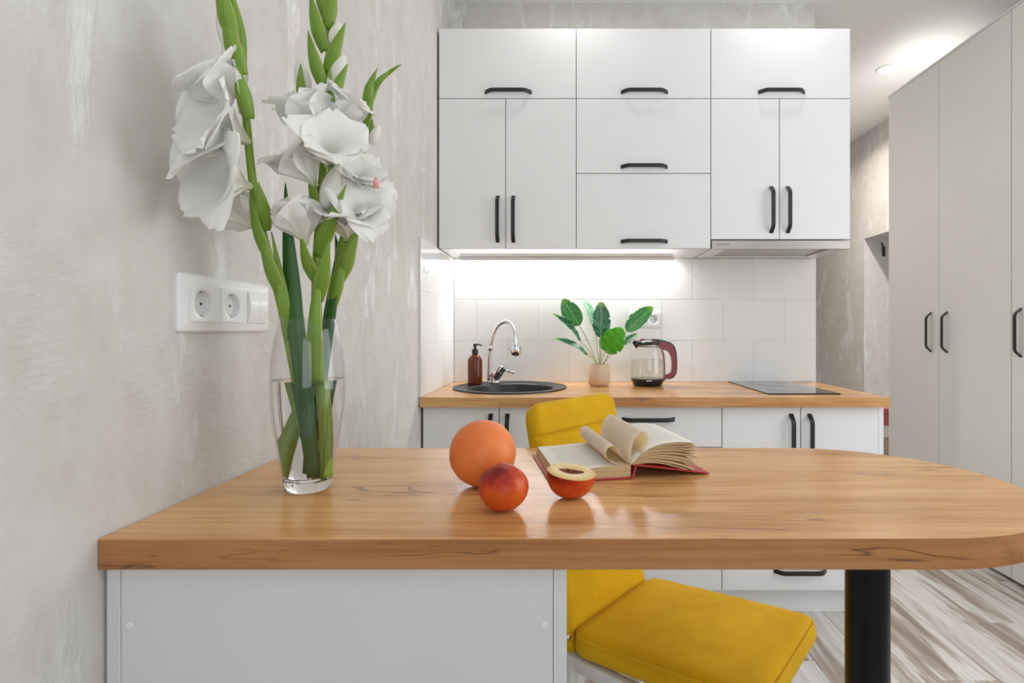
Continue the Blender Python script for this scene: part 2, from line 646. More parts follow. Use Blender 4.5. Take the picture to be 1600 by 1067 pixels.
def mat_pageedge():
    t = NT('page_edges')
    nz = t.noise(t.coord((3, 3, 900)), 1.0, 2)
    t.col(t.ramp(nz, [(0.35, (0.50, 0.34, 0.17)), (0.65, (0.66, 0.49, 0.28))]))
    t.set(Roughness=0.85)
    return t.m


M['velvet'] = mat_velvet()
M['grapefruit'] = mat_grapefruit()
M['page'] = mat_page()
M['curl'] = mat_page('curled_page_paper', 0.34)
M['pageedge'] = mat_pageedge()
M['redcover'] = plain('red_cloth_cover', (0.42, 0.028, 0.028), 0.45, var=0.06)

# ================================================================== ROOM SHELL
TOP = 0.855           # kitchen worktop height
TILE_Y = 2.655        # face of the wall tiles
TILE_X = -0.545       # face of the tiles on the left wall
TILE_TOP = 1.466

fl = obj('floor', box(LEFT - 0.1, 3.1, FRONT, HALL, -0.12, -0.012), M['grout'])
props(fl, kind='structure')
pw, pl = 0.178, 1.21
pm = bpy.data.meshes.new('plank')
b_ = box(-pw / 2 + 0.0006, pw / 2 - 0.0006, -pl / 2 + 0.0006, pl / 2 - 0.0006, -0.012, 0, 0.0008, 1)
b_.to_mesh(pm); b_.free()
pm.materials.append(M['plank'])
row = 0
x = LEFT + 0.06
while x < 3.05:
    y = FRONT + pl / 2 - (row * 0.437) % pl
    while y < HALL:
        if y + pl / 2 > -0.5:
            o = bpy.data.objects.new('plank', pm)
            o.location = (x, y, 0)
            put(o, fl)
        y += pl
    x += pw
    row += 1

bm = box(LEFT - 0.12, LEFT, FRONT, BACK + 0.13, 0, CEIL)
wall_left = props(obj('wall_left', bm, M['plaster']), kind='structure')
bm = box(LEFT, 1.245, BACK, BACK + 0.13, 0, CEIL)
wall_back = props(obj('wall_back', bm, M['plaster']), kind='structure')
bm = bmesh.new()
NY0, NY1, NZ = 3.35, 4.449, 1.869
add_box(bm, RIGHT, RIGHT + 0.12, FRONT, WY0_, 0, CEIL)
add_box(bm, RIGHT, RIGHT + 0.12, WY1_, NY0, 0, CEIL)
add_box(bm, RIGHT, RIGHT + 0.12, WY0_, WY1_, 0, WZ0)
add_box(bm, RIGHT, RIGHT + 0.12, WY0_, WY1_, WZ1, CEIL)
add_box(bm, RIGHT, 3.1, NY0, NY1, NZ, CEIL)
add_box(bm, 3.0, 3.1, NY0, NY1, 0, NZ)
add_box(bm, RIGHT, 3.1, NY1, HALL, 0, CEIL)
wall_right = props(obj('wall_right', bm, M['plaster']), kind='structure')
props(obj('wall_hall', box(1.1, 3.1, HALL, HALL + 0.1, 0, CEIL), M['plaster']), kind='structure')
props(obj('wall_passage', box(1.145, 1.245, BACK + 0.13, HALL, 0, CEIL), M['plaster']), kind='structure')
props(obj('ceiling', box(LEFT - 0.12, 3.1, FRONT - 0.12, HALL + 0.1, CEIL, CEIL + 0.1), M['ceiling']), kind='structure')
bm = bmesh.new()
add_box(bm, LEFT - 0.12, WX0, FRONT - 0.12, FRONT, 0, CEIL)
add_box(bm, WX1, RIGHT + 0.12, FRONT - 0.12, FRONT, 0, CEIL)
add_box(bm, WX0, WX1, FRONT - 0.12, FRONT, 0, WZ0)
add_box(bm, WX0, WX1, FRONT - 0.12, FRONT, WZ1, CEIL)
props(obj('wall_front', bm, M['plaster']), kind='structure')


def make_window(name, org, along, inward, length):
    """org = lower corner on the inner wall face"""
    along, inward, org = Vector(along), Vector(inward), Vector(org)
    w_ = thing(name, None, None, org + along * length / 2, kind='structure')

    def pb(a0, a1, d0, d1, z0, z1, bev=0.0):
        bm = box(a0, a1, d0, d1, z0, z1, bev)
        for v in bm.verts:
            a, d_, z = v.co
            v.co = org + along * a + inward * d_ + Vector((0, 0, z))
        return bm
    H_ = WZ1 - WZ0
    for a in (0, length / 2 - 0.03, length - 0.06):
        obj('window_frame', pb(a, a + 0.06, -0.10, -0.03, 0, H_, 0.004), M['plastic'], w_)
    for z in (0, H_ - 0.06):
        obj('window_frame', pb(0.06, length - 0.06, -0.10, -0.03, z, z + 0.06, 0.004), M['plastic'], w_)
    obj('window_pane', pb(0.02, length - 0.02, -0.07, -0.062, 0.02, H_ - 0.02), M['pane'], w_)
    obj('window_sill', pb(-0.05, length + 0.05, -0.03, 0.16, -0.03, 0, 0.005), M['plastic'], w_)


make_window('window_1', (RIGHT, WY0_, WZ0), (0, 1, 0), (-1, 0, 0), WY1_ - WY0_)
make_window('window_fill', (WX0, FRONT, WZ0), (1, 0, 0), (0, 1, 0), WX1 - WX0)  # unseen window, added to give the cabinet fronts frontal fill

# ---- wall tiles, each its own piece
G = 0.0011


def tile_mesh(w, h, t=0.006):
    b = box(G, w - G, -t, 0, G, h - G, 0.0014, 2)
    me = bpy.data.meshes.new('tile')
    b.to_mesh(me); b.free()
    me.materials.append(M['tile'])
    return me


obj('grout', box(TILE_X, 1.245, TILE_Y + 0.0015, BACK, TOP - 0.03, TILE_TOP), M['grout'], wall_back)
obj('grout', box(LEFT, TILE_X - 0.0015, 2.045, TILE_Y, TOP - 0.03, TILE_TOP), M['grout'], wall_left)
TW, TH = 0.305, (TILE_TOP - TOP) / 3
cache = {}


def put_tile(x0, w, r, left=False):
    key = round(w, 4)
    if key not in cache:
        cache[key] = tile_mesh(w, TH)
    o = bpy.data.objects.new('tile', cache[key])
    if left:
        o.location = (TILE_X - 0.006, x0, TOP + r * TH)
        o.rotation_euler = (0, 0, PI / 2)
        put(o, wall_left)
    else:
        o.location = (x0, TILE_Y + 0.006, TOP + r * TH)
        put(o, wall_back)


for r in range(3):
    x1 = 1.245
    first = TW if r != 1 else TW / 2
    while x1 > TILE_X + 0.004:
        w = min(first, x1 - TILE_X)
        put_tile(x1 - w, w, r)
        x1 -= w
        first = TW
    y1 = TILE_Y
    first = TW * (0.72 if r != 1 else 0.22)
    while y1 > 2.05:
        w = min(first, y1 - 2.045)
        # mirrored order keeps the bevelled face towards the room
        put_tile(y1 - w, w, r, True)
        y1 -= w
        first = TW
props(obj('trim_1', box(1.243, 1.2475, TILE_Y - 0.001, BACK + 0.001, TOP, TILE_TOP), M['plastic'], None), kind='structure')
props(obj('trim_2', box(LEFT, TILE_X + 0.001, 2.037, 2.046, TOP + 0.001, TILE_TOP), M['alu'], None), kind='structure')

# ---- ceiling downlights (the room's lamps, plus two unseen ones added for fill)


def downlight(x, y, label, power, spread=PI, tint=(1.0, 0.988, 0.97)):
    t = thing('ceiling_downlight', label, 'lamp', (x, y, CEIL), 'recessed ceiling downlights')
    obj('ring', lathe([(0.046, 0.0), (0.046, -0.006), (0.050, -0.009), (0.060, -0.005), (0.061, 0.0)], 40, (x, y, CEIL), False, False), M['plastic'], t, True)
    obj('diffuser', lathe([(0.0455, -0.002), (0.03, -0.006), (0.005, -0.007)], 40, (x, y, CEIL), False, True), M['lamp'], t, True)
    area_light('downlight_beam', (x, y, CEIL - 0.012), (0, 0, 0), 0.085, 0.085, power, tint, 'DISK', spread)


downlight(2.006, 3.33, 'round lit ceiling downlight in the hall above the wardrobe', 17, 2.4)
downlight(2.0, 4.12, 'round lit ceiling downlight at the far end of the hall', 9.5, 2.6, (1.0, 0.90, 0.79))
downlight(0.03, 2.15, 'round lit ceiling downlight in front of the left wall cabinets', 1.15)
downlight(0.97, 2.15, 'round lit ceiling downlight in front of the right wall cabinets', 1.15)
downlight(0.02, -0.1, 'added unseen round ceiling downlight over the bar table end by the plaster wall', 1.2)  # this and the next lamp are added for general bounce light
downlight(1.3, -0.1, 'added unseen round ceiling downlight nearest the window and wardrobe', 1.2)

# ================================================================== HANDLES


def handle_pts(L, p, t):
    """plan outline of a bent flat bar: feet on the front, bar standing off by p"""
    cb = 0.026
    outer = [(-L / 2, 0)]
    inner = [(-L / 2 + t * 1.2, 0)]

    def rnd(ax, ay, bx, by, cx, cy, n=4):
        return [((1 - s) ** 2 * ax + 2 * s * (1 - s) * bx + s * s * cx, (1 - s) ** 2 * ay + 2 * s * (1 - s) * by + s * s * cy)
                for s in [i / n for i in range(n + 1)]]
    q = 0.010
    outer += rnd(-L / 2 + cb - q, p - q * p / cb * 1.0, -L / 2 + cb, p, -L / 2 + cb + q * 1.4, p)
    inner += rnd(-L / 2 + cb - q + t * 1.0, p - q * p / cb - t * 0.5, -L / 2 + cb + t * 0.6, p - t, -L / 2 + cb + q * 1.4, p - t)
    o2 = [(-a, b) for a, b in reversed(outer)]
    i2 = [(-a, b) for a, b in reversed(inner)]
    return outer + o2 + list(reversed(inner + i2))


_hm = {}


def handle(parent, c, vertical, face='y', L=0.205, w=0.016, p=0.028, t=0.005):
    """c = centre on the front surface; face 'y' looks to -Y, 'x' looks to -X"""
    key = (vertical, face, L)
    if key not in _hm:
        bm = bmesh.new()
        poly = []
        for a, d in handle_pts(L, p, t):
            if face == 'y':
                poly.append(Vector((-w / 2, -d, a)) if vertical else Vector((a, -d, -w / 2)))
            else:
                poly.append(Vector((-d, -w / 2, a)))
        ax = Vector((w, 0, 0)) if (vertical and face == 'y') else (Vector((0, 0, w)) if face == 'y' else Vector((0, w, 0)))
        add_prism(bm, poly, ax)
        bmesh.ops.recalc_face_normals(bm, faces=bm.faces[:])
        bmesh.ops.triangulate(bm, faces=[f for f in bm.faces if len(f.verts) > 4])
        me = bpy.data.meshes.new('handle')
        bm.to_mesh(me); bm.free()
        me.materials.append(M['black'])
        _hm[key] = me
    o = bpy.data.objects.new('handle', _hm[key])
    o.location = c
    put(o, parent)
    o['label'] = 'black bent bar handle'
    return o


# ================================================================== WALL CABINETS
UY = 2.335            # face of the wall cabinet fronts
DT = 0.018
GAP = 0.0016
UX = [-0.545, 0.0535, 0.640, 1.248]
Z_BOT, Z_MID, Z_TOP = 1.466, 2.119, 2.425


def front(parent, name, x0, x1, z0, z1, y=UY, mat=None):
    return obj(name, box(x0 + GAP, x1 - GAP, y, y + DT, z0 + GAP, z1 - GAP, 0.0012, 2), mat or M['white'], parent)


def carcass(parent, x0, x1, y0, y1, z0, z1):
    obj('body', box(x0 + 0.0005, x1 - 0.0005, y0, y1, z0 + 0.0005, z1 - 0.0005), M['carcass'], parent)


g = 'upper row of wall cabinets'
for i, lab in enumerate(('top white lift-up cabinet in the corner by the plaster wall',
                         'middle one of the three top white lift-up wall cabinets',
                         'top white lift-up cabinet above the cooker hood doors')):
    x0, x1 = UX[i], UX[i + 1]
    t = thing('wall_cabinet', lab, 'cabinet', ((x0 + x1) / 2, UY, Z_MID), g)
    carcass(t, x0, x1, UY + DT + 0.001, BACK - 0.002, Z_MID, Z_TOP)
    f = front(t, 'flap_door', x0, x1, Z_MID, Z_TOP)
    handle(f, ((x0 + x1) / 2 + 0.004, UY, 2.146), False)

g = 'lower row of wall cabinets'
x0, x1 = UX[0], UX[1]
t = thing('wall_cabinet', 'white two-door wall cabinet above the sink', 'cabinet', ((x0 + x1) / 2, UY, Z_BOT), g)
carcass(t, x0, x1, UY + DT + 0.001, TILE_Y - 0.001, Z_BOT, Z_MID)
xm = (790 - VX) / F * UY
f = front(t, 'door', x0, xm, Z_BOT, Z_MID)
handle(f, (xm - 0.034, UY, 1.594), True)
f = front(t, 'door', xm, x1, Z_BOT, Z_MID)
handle(f, (xm + 0.034, UY, 1.594), True)

x0, x1 = UX[1], UX[2]
t = thing('wall_cabinet', 'white wall cabinet with two stacked flaps above the potted plant', 'cabinet', ((x0 + x1) / 2, UY, Z_BOT), g)
carcass(t, x0, x1, UY + DT + 0.001, TILE_Y - 0.001, Z_BOT, Z_MID)
zm = 1.793
f = front(t, 'flap_door', x0, x1, zm, Z_MID)
handle(f, ((x0 + x1) / 2 + 0.003, UY, zm + 0.028), False)
f = front(t, 'flap_door', x0, x1, Z_BOT, zm)
handle(f, ((x0 + x1) / 2 + 0.003, UY, Z_BOT + 0.030), False)

x0, x1 = UX[2], UX[3]
HB = 1.505
t = thing('wall_cabinet', 'white two-door wall cabinet above the steel cooker hood', 'cabinet', ((x0 + x1) / 2, UY, HB), g)
carcass(t, x0, x1, UY + DT + 0.001, TILE_Y - 0.001, HB + 0.003, Z_MID)
xm = (1218 - VX) / F * UY
f = front(t, 'door', x0, xm, HB, Z_MID)
handle(f, (xm - 0.036, UY, 1.635), True)
f = front(t, 'door', xm, x1, HB, Z_MID)
handle(f, (xm + 0.036, UY, 1.635), True)

# ---- cooker hood
t = thing('cooker_hood', 'slim stainless steel pull-out cooker hood under the right wall cabinet', 'cooker hood', ((x0 + x1) / 2, UY, 1.464))
obj('front_strip', box(x0 + 0.003, x1 - 0.003, UY - 0.003, UY + 0.016, 1.463, 1.501, 0.0015), M['steel'], t)
bm = bmesh.new()
add_box(bm, x0 + 0.006, x1 - 0.006, UY + 0.017, TILE_Y - 0.004, 1.478, 1.504)
add_box(bm, x0 + 0.006, x0 + 0.075, UY + 0.017, TILE_Y - 0.004, 1.466, 1.478)
add_box(bm, x1 - 0.075, x1 - 0.006, UY + 0.017, TILE_Y - 0.004, 1.466, 1.478)
add_box(bm, x0 + 0.075, x1 - 0.075, TILE_Y - 0.06, TILE_Y - 0.004, 1.466, 1.478)
obj('housing', bm, M['carcass'], t)
_t = NT('filter_mesh')
_w = _t.n('ShaderNodeTexVoronoi')
_w.inputs['Scale'].default_value = 140
_t.l(_t.coord(), _w.inputs['Vector'])
_t.col(_t.ramp(_w.outputs['Distance'], [(0.2, (0.30, 0.29, 0.275)), (0.6, (0.58, 0.56, 0.53))]))
_t.set(Metallic=0.8, Roughness=0.4)
M['filter'] = _t.m
obj('grease_filter', box(x0 + 0.085, x1 - 0.085, UY + 0.03, TILE_Y - 0.07, 1.471, 1.477, 0.001), M['filter'], t)
obj('filter_frame', tube([(x0 + 0.08, UY + 0.025, 1.4715), (x1 - 0.08, UY + 0.025, 1.4715), (x1 - 0.08, TILE_Y - 0.065, 1.4715), (x0 + 0.08, TILE_Y - 0.065, 1.4715)], 0.0035, 6, closed=True), M['steel'], t)
bm = bmesh.new()
lx = at(1120, 381, UY).x
for k in range(4):
    add_box(bm, lx + k * 0.0055, lx + k * 0.0055 + 0.0036, UY - 0.0035, UY - 0.0028, 1.4810, 1.4845)
    add_box(bm, lx + 0.034 + k * 0.0055, lx + 0.034 + k * 0.0055 + 0.0036, UY - 0.0035, UY - 0.0028, 1.4810, 1.4845)
ring = [(lx + 0.0275 + 0.0052 * math.cos(a * PI / 8), UY - 0.0032, 1.4828 + 0.0052 * math.sin(a * PI / 8)) for a in range(16)]
add_tube(bm, ring, 0.0006, 5, closed=True)
obj('logo_print', bm, M['dark'], t)

# ---- led lamp under the cabinets
lx0, lx1 = at(719, 405, 2.62).x, at(1051, 405, 2.62).x
t = thing('under_cabinet_lamp', 'slim white linear led lamp glowing under the wall cabinets', 'lamp', ((lx0 + lx1) / 2, 2.63, 1.452))
obj('diffuser', box(lx0 + 0.004, lx1 - 0.004, 2.612, 2.640, 1.4492, 1.4522), M['led'], t)
obj('housing', box(lx0, lx1, 2.606, 2.646, 1.4525, 1.4655, 0.001), M['plastic'], t)
obj('front_lip', box(lx0, lx1, 2.604, 2.6065, 1.4475, 1.4655), M['plastic'], t)
cb = catmull([(lx1, 2.63, 1.459), at(1068, 405, 2.63), at(1074, 419, 2.645), at(1086, 430, 2.65), at(1096, 428, 2.65), at(1099, 418, 2.645), at(1099, 404, 2.63)], 6)
obj('cable', tube(cb, 0.002, 6), M['plastic'], t, True)

# ================================================================== BASE CABINETS
BY = 2.07
BX = [-0.545, 0.042, 0.6105, 1.2155]
BZ0, BZ1 = 0.105, 0.8165
g = 'kitchen base cabinets'
bc = 'base cabinet'

t = thing('base_cabinet', 'white two-door base cabinet under the black sink', bc, ((BX[0] + BX[1]) / 2, BY, 0.0), g)
bm = bmesh.new()
add_box(bm, BX[0] + 0.001, BX[0] + 0.017, BY + DT + 0.001, 2.645, 0.1, BZ1)
add_box(bm, BX[1] - 0.017, BX[1] - 0.001, BY + DT + 0.001, 2.645, 0.1, BZ1)
add_box(bm, BX[0] + 0.017, BX[1] - 0.017, BY + DT + 0.001, 2.645, 0.1, 0.116)
add_box(bm, BX[0] + 0.017, BX[1] - 0.017, 2.63, 2.645, 0.116, BZ1)
obj('body', bm, M['carcass'], t)
obj('plinth', box(BX[0], BX[1] - 0.0005, BY + 0.05, BY + 0.066, 0, 0.1), M['white'], t)
xm = -0.2495
f = front(t, 'door', BX[0], xm, BZ0, BZ1, BY)
handle(f, (xm - 0.032, BY, 0.686), True)
f = front(t, 'door', xm, BX[1], BZ0, BZ1, BY)
handle(f, (xm + 0.032, BY, 0.686), True)

t = thing('base_cabinet', 'white three-drawer base cabinet behind the mustard chair', bc, ((BX[1] + BX[2]) / 2, BY, 0.0), g)
carcass(t, BX[1], BX[2], BY + DT + 0.001, 2.645, 0.1, BZ1)
obj('plinth', box(BX[1], BX[2] - 0.0005, BY + 0.05, BY + 0.066, 0, 0.0995), M['white'], t)
for za, zb in ((0.658, BZ1), (0.384, 0.658), (BZ0, 0.384)):
    f = front(t, 'drawer', BX[1], BX[2], za, zb, BY)
    handle(f, ((BX[1] + BX[2]) / 2 + 0.0, BY, zb - 0.050), False)

t = thing('base_cabinet', 'white base cabinet with two doors over a drawer under the hob', bc, ((BX[2] + BX[3]) / 2, BY, 0.0), g)
carcass(t, BX[2], BX[3], BY + DT + 0.001, 2.645, 0.1, BZ1)
obj('plinth', box(BX[2], 1.234, BY + 0.05, BY + 0.066, 0, 0.0995), M['white'], t)
xm = 0.914
f = front(t, 'door', BX[2], xm, 0.26, BZ1, BY)
handle(f, (xm - 0.037, BY, 0.686), True)
f = front(t, 'door', xm, BX[3], 0.26, BZ1, BY)
handle(f, (xm + 0.034, BY, 0.686), True)
f = front(t, 'drawer', BX[2], BX[3], BZ0, 0.26, BY)
handle(f, (0.912, BY, 0.182), False)
obj('end_panel', box(BX[3] + 0.0005, 1.2355, BY + 0.002, 2.65, 0, BZ1, 0.001), M['white'], t)

# ---- worktop with the round cut-out
SX, SY, SR = -0.238, 2.376, 0.250
bm = bmesh.new()
WY0, WZ_ = 2.036, TOP - 0.038
hx, hy, hr = SX, SY, 0.236
N = 72
cx0, cx1, cy0, cy1 = TILE_X, 0.06, WY0, TILE_Y
angs = [2 * PI * i / N for i in range(N)] + [math.atan2(y - hy, x - hx) % (2 * PI) for x in (cx0, cx1) for y in (cy0, cy1)]
angs.sort()
inn, out = [], []
for a in angs:
    c, s = math.cos(a), math.sin(a)
    inn.append((hx + hr * c, hy + hr * s))
    k = min(((cx1 - hx) / c if c > 0 else (cx0 - hx) / c) if abs(c) > 1e-9 else 9, ((cy1 - hy) / s if s > 0 else (cy0 - hy) / s) if abs(s) > 1e-9 else 9)
    out.append((hx + k * c, hy + k * s))
rings = []
for pts, z in ((out, WZ_), (out, TOP), (inn, TOP), (inn, WZ_)):
    rings.append([bm.verts.new((p[0], p[1], z)) for p in pts])
n = len(angs)
for q in range(4):
    A, B = rings[q], rings[(q + 1) % 4]
    for i in range(n):
        j = (i + 1) % n
        if q == 0:
            mx_ = (out[i][0] + out[j][0]) / 2
            if abs(mx_ - cx1) < 1e-4:
                continue
        bm.faces.new((A[i], A[j], B[j], B[i]))
add_box(bm, cx1, 1.240, WY0, TILE_Y, WZ_, TOP)
wt = obj('worktop', bm, M['oak2'])
props(wt, 'long oak kitchen worktop along the tiled wall', 'worktop')

# ---- sink
t = thing('sink', 'round black sink set into the oak worktop', 'sink', (SX, SY, TOP))
bx_, by_, br = -0.228, 2.348, 0.182
_t = NT('black_composite')
_t.col(_t.ramp(_t.noise(_t.coord((500, 500, 500)), 1.0, 2), [(0.4, (0.012, 0.012, 0.013)), (0.75, (0.05, 0.05, 0.052))]))
_t.set(Roughness=0.38)
M['composite'] = _t.m
bm = bmesh.new()
N = 72
prof = [(SX, SY, SR, TOP + 0.0005), (SX, SY, SR - 0.001, TOP + 0.006), (SX, SY, SR - 0.006, TOP + 0.0085), (SX, SY, SR - 0.014, TOP + 0.006), (SX, SY, SR - 0.02, TOP + 0.004),
        (bx_, by_, br + 0.010, TOP + 0.0045), (bx_, by_, br + 0.003, TOP + 0.0035), (bx_, by_, br, TOP - 0.002)]
rg = [[bm.verts.new((cx + r * math.cos(2 * PI * i / N), cy + r * math.sin(2 * PI * i / N), z)) for i in range(N)] for cx, cy, r, z in prof]
for A, B in zip(rg, rg[1:]):
    for i in range(N):
        j = (i + 1) % N
        bm.faces.new((A[i], A[j], B[j], B[i]))
obj('rim', bm, M['composite'], t, True)
obj('bowl', lathe([(br + 0.001, -0.002), (br - 0.004, -0.03), (br - 0.012, -0.10), (br - 0.035, -0.145), (br - 0.08, -0.160), (0.045, -0.165), (0.04, -0.170)], 72, (bx_, by_, TOP), False, True), M['composite'], t, True)
obj('drain', lathe([(0.038, 0), (0.036, 0.003), (0.02, 0.002), (0.004, 0.003)], 32, (bx_, by_, TOP - 0.169), True, True), M['chrome'], t, True)

# ---- tap
tx, ty = -0.335, 2.545
zt = TOP + 0.005
t = thing('kitchen_tap', 'chrome kitchen tap with high arched hose spout over the sink', 'tap', (tx, ty, zt))
obj('tap_body', lathe([(0.026, 0), (0.026, 0.006), (0.020, 0.010), (0.020, 0.035), (0.023, 0.050), (0.017, 0.056)], 32, (tx + 0.006, ty, zt)), M['chrome'], t, True)
d = Vector((0.55, -0.25, 0.8)).normalized()
p0 = Vector((tx + 0.004, ty, zt + 0.012))
obj('valve', tube([p0, p0 + d * 0.055, p0 + d * 0.056, p0 + d * 0.062, p0 + d * 0.063, p0 + d * 0.086, p0 + d * 0.09], [0.017, 0.021, 0.018, 0.018, 0.0215, 0.020, 0.012], 24), M['chrome'], t, True, angle=0.6)
p1 = p0 + d * 0.072
obj('lever', tube([p1, p1 + Vector((0.028, -0.012, -0.010)), p1 + Vector((0.06, -0.022, -0.018))], [0.006, 0.005, 0.0065], 12), M['chrome'], t, True)
sp = catmull([at(764, 594, 2.545), at(764.5, 570, 2.545), at(766, 545, 2.54), at(770, 525, 2.535), at(777, 510, 2.53), at(787, 503, 2.525), at(796, 505, 2.52), at(802, 515, 2.515), at(805.5, 530, 2.51), at(806, 540, 2.51)], 8)
nsp = len(sp)
obj('spout_hose', tube(sp, [0.0095 + (0.0009 if (i % 2) else 0) for i in range(nsp)], 14), M['chrome'], t, True)
obj('hose_collar', lathe([(0.0125, -0.01), (0.0125, 0.012), (0.011, 0.014)], 20, sp[16]), M['chrome'], t, True)
hd = at(806, 536, 2.51)
obj('spray_head', lathe([(0.012, 0.008), (0.013, -0.008), (0.026, -0.014), (0.028, -0.030), (0.026, -0.052), (0.018, -0.060)], 28, hd), M['chrome'], t, True, angle=0.7)
o = obj('spray_button', lathe([(0.006, 0), (0.006, 0.005), (0.003, 0.006)], 12, (0, 0, 0)), M['plastic'], t, True)
o.matrix_basis = Matrix.Translation((hd.x - 0.026, hd.y - 0.006, hd.z - 0.026)) @ Matrix.Rotation(-PI / 2, 4, 'Y')

# ---- soap bottle
sx, sy = -0.412, 2.488
zs = TOP + 0.0048
t = thing('soap_dispenser', 'amber brown pump soap bottle standing on the sink rim', 'soap bottle', (sx, sy, zs))
_t = NT('amber_plastic')
_t.col((0.17, 0.032, 0.010))
_t.set(Roughness=0.12, Transmission_Weight=0.25, IOR=1.4)
M['amber'] = _t.m
obj('bottle', lathe([(0.029, 0), (0.0335, 0.004), (0.034, 0.012), (0.034, 0.108), (0.031, 0.120), (0.022, 0.131), (0.014, 0.136), (0.0135, 0.142)], 40, (sx, sy, zs)), M['amber'], t, True)
pb = lathe([(0.0145, 0.1405), (0.0145, 0.160), (0.010, 0.163), (0.006, 0.165), (0.006, 0.178)], 24, (sx, sy, zs))
obj('pump_collar', pb, M['black'], t, True, angle=0.6)
bm = lathe([(0.009, 0.177), (0.009, 0.186), (0.007, 0.188)], 20, (sx, sy, zs))
add_tube(bm, [(sx, sy, zs + 0.184), (sx + 0.02, sy - 0.003, zs + 0.184), (sx + 0.034, sy - 0.005, zs + 0.179)], [0.005, 0.004, 0.003], 10)
obj('pump_head', bm, M['black'], t, True, angle=0.7)

# ---- potted plant
px_, py_ = 0.163, 2.475
t = thing('potted_plant', 'green broad-leaved plant in a small beige pot on the worktop', 'plant', (px_, py_, TOP))
_t = NT('sand_ceramic')
sepz = _t.n('ShaderNodeSeparateXYZ')
_t.l(_t.coord(), sepz.inputs[0])
zn = _t.math('ADD', sepz.outputs[2], _t.math('MULTIPLY', _t.noise(_t.coord((30, 30, 10)), 1.0, 3), 0.05))
_t.col(_t.ramp(_t.math('MULTIPLY', _t.math('SUBTRACT', zn, 0.86), 8.0), [(0.1, (0.68, 0.42, 0.22)), (0.5, (0.62, 0.48, 0.34)), (0.9, (0.66, 0.53, 0.40))]))
_t.set(Roughness=0.6)
M['pot'] = _t.m
obj('pot', lathe([(0.038, 0), (0.046, 0.006), (0.051, 0.022), (0.052, 0.045), (0.049, 0.075), (0.047, 0.098), (0.044, 0.098), (0.045, 0.075), (0.044, 0.06)], 48, (px_, py_, TOP), True, False), M['pot'], t, True, angle=0.9)
obj('filling', lathe([(0.044, 0.082), (0.02, 0.086), (0.004, 0.088)], 32, (px_, py_, TOP), True, True), M['soil'], t, True)
M['bl_mid'] = mat_banana_leaf('leaf_mid_green', (0.03, 0.22, 0.05), (0.07, 0.34, 0.09), (0.30, 0.60, 0.06), (0.42, 0.62, 0.40))
M['bl_dark'] = mat_banana_leaf('leaf_dark_green', (0.008, 0.10, 0.032), (0.018, 0.165, 0.055), (0.35, 0.58, 0.10), (0.45, 0.62, 0.45))
M['bl_bright'] = mat_banana_leaf('leaf_bright_green', (0.055, 0.34, 0.008), (0.095, 0.43, 0.012), (0.13, 0.50, 0.02), (0.07, 0.30, 0.01))
M['bl_pale'] = mat_banana_leaf('leaf_pale_green', (0.10, 0.32, 0.16), (0.20, 0.45, 0.27), (0.30, 0.55, 0.2), (0.45, 0.65, 0.5))
M['petiole'] = plain('leaf_stalk', (0.42, 0.44, 0.22), 0.5)


def broad_leaf(parent, base, tip, width, nrm, mat, fold=0.25, bow=0.05, seed=0):
    base, tip = Vector(base), Vector(tip)
    ax = tip - base
    L = ax.length
    ax.normalize()
    nrm = Vector(nrm)
    nrm = (nrm - ax * nrm.dot(ax)).normalized()
    sd = ax.cross(nrm)
    rr = random.Random(seed)
    nt = [(rr.uniform(0.25, 0.95), rr.choice((-1, 1)), rr.uniform(0.10, 0.28)) for _ in range(5)]

    def fn(u, v):
        s = (u - 0.5) * 2
        w = width / 2 * (max(math.sin(PI * min(1, v ** 0.85 * 0.97 + 0.015)), 0) ** 0.62)
        for tn, sg, dp in nt:          # the splits along the edge
            if s * sg > 0.55:
                w *= 1 - dp * math.exp(-((v - tn) / 0.022) ** 2)
        p = base + ax * (L * v) + sd * (s * w) + nrm * (abs(s) * w * fold + bow * L * math.sin(PI * v))
        p += nrm * (0.02 * width * math.sin(v * 26 + s * 2) * abs(s))
        return p
    bm = add_grid(bmesh.new(), fn, 12, 30)
    o = obj('leaf', bm, mat, parent, True)
    so = o.modifiers.new('thickness', 'SOLIDIFY')
    so.thickness = 0.0011
    return o


root = Vector((px_ + 0.001, py_, TOP + 0.084))
specs = [  # base px, tip px, depth base, depth tip, width m, normal, material, fold
    ((905, 508), (880, 467), 2.47, 2.44, 0.088, (-0.25, -1, 0.1), 'bl_mid', 0.12),
    ((906.5, 533), (863.5, 490.5), 2.45, 2.42, 0.060, (0.55, -0.35, 0.6), 'bl_dark', 0.35),
    ((918, 555), (867.5, 529.5), 2.43, 2.38, 0.055, (0.25, -0.40, 0.8), 'bl_dark', 0.35),
    ((930, 518), (909, 463), 2.52, 2.54, 0.072, (0.80, -0.55, 0.15), 'bl_pale', 0.3),
    ((938.4, 527), (939, 472), 2.46, 2.47, 0.086, (0.15, -1, 0.0), 'bl_dark', 0.18),
    ((941, 546), (960, 513), 2.50, 2.53, 0.075, (-0.4, -0.9, 0.3), 'bl_pale', 0.1),
    ((946.4, 550), (972.5, 513), 2.40, 2.37, 0.112, (-0.15, -1, 0.25), 'bl_bright', 0.06),
    ((979, 517), (1020, 480), 2.45, 2.43, 0.085, (-0.35, -0.9, 0.45), 'bl_mid', 0.15),
    ((976, 538.5), (998, 521.5), 2.47, 2.46, 0.050, (-0.45, -0.55, 0.75), 'bl_dark', 0.3),
]
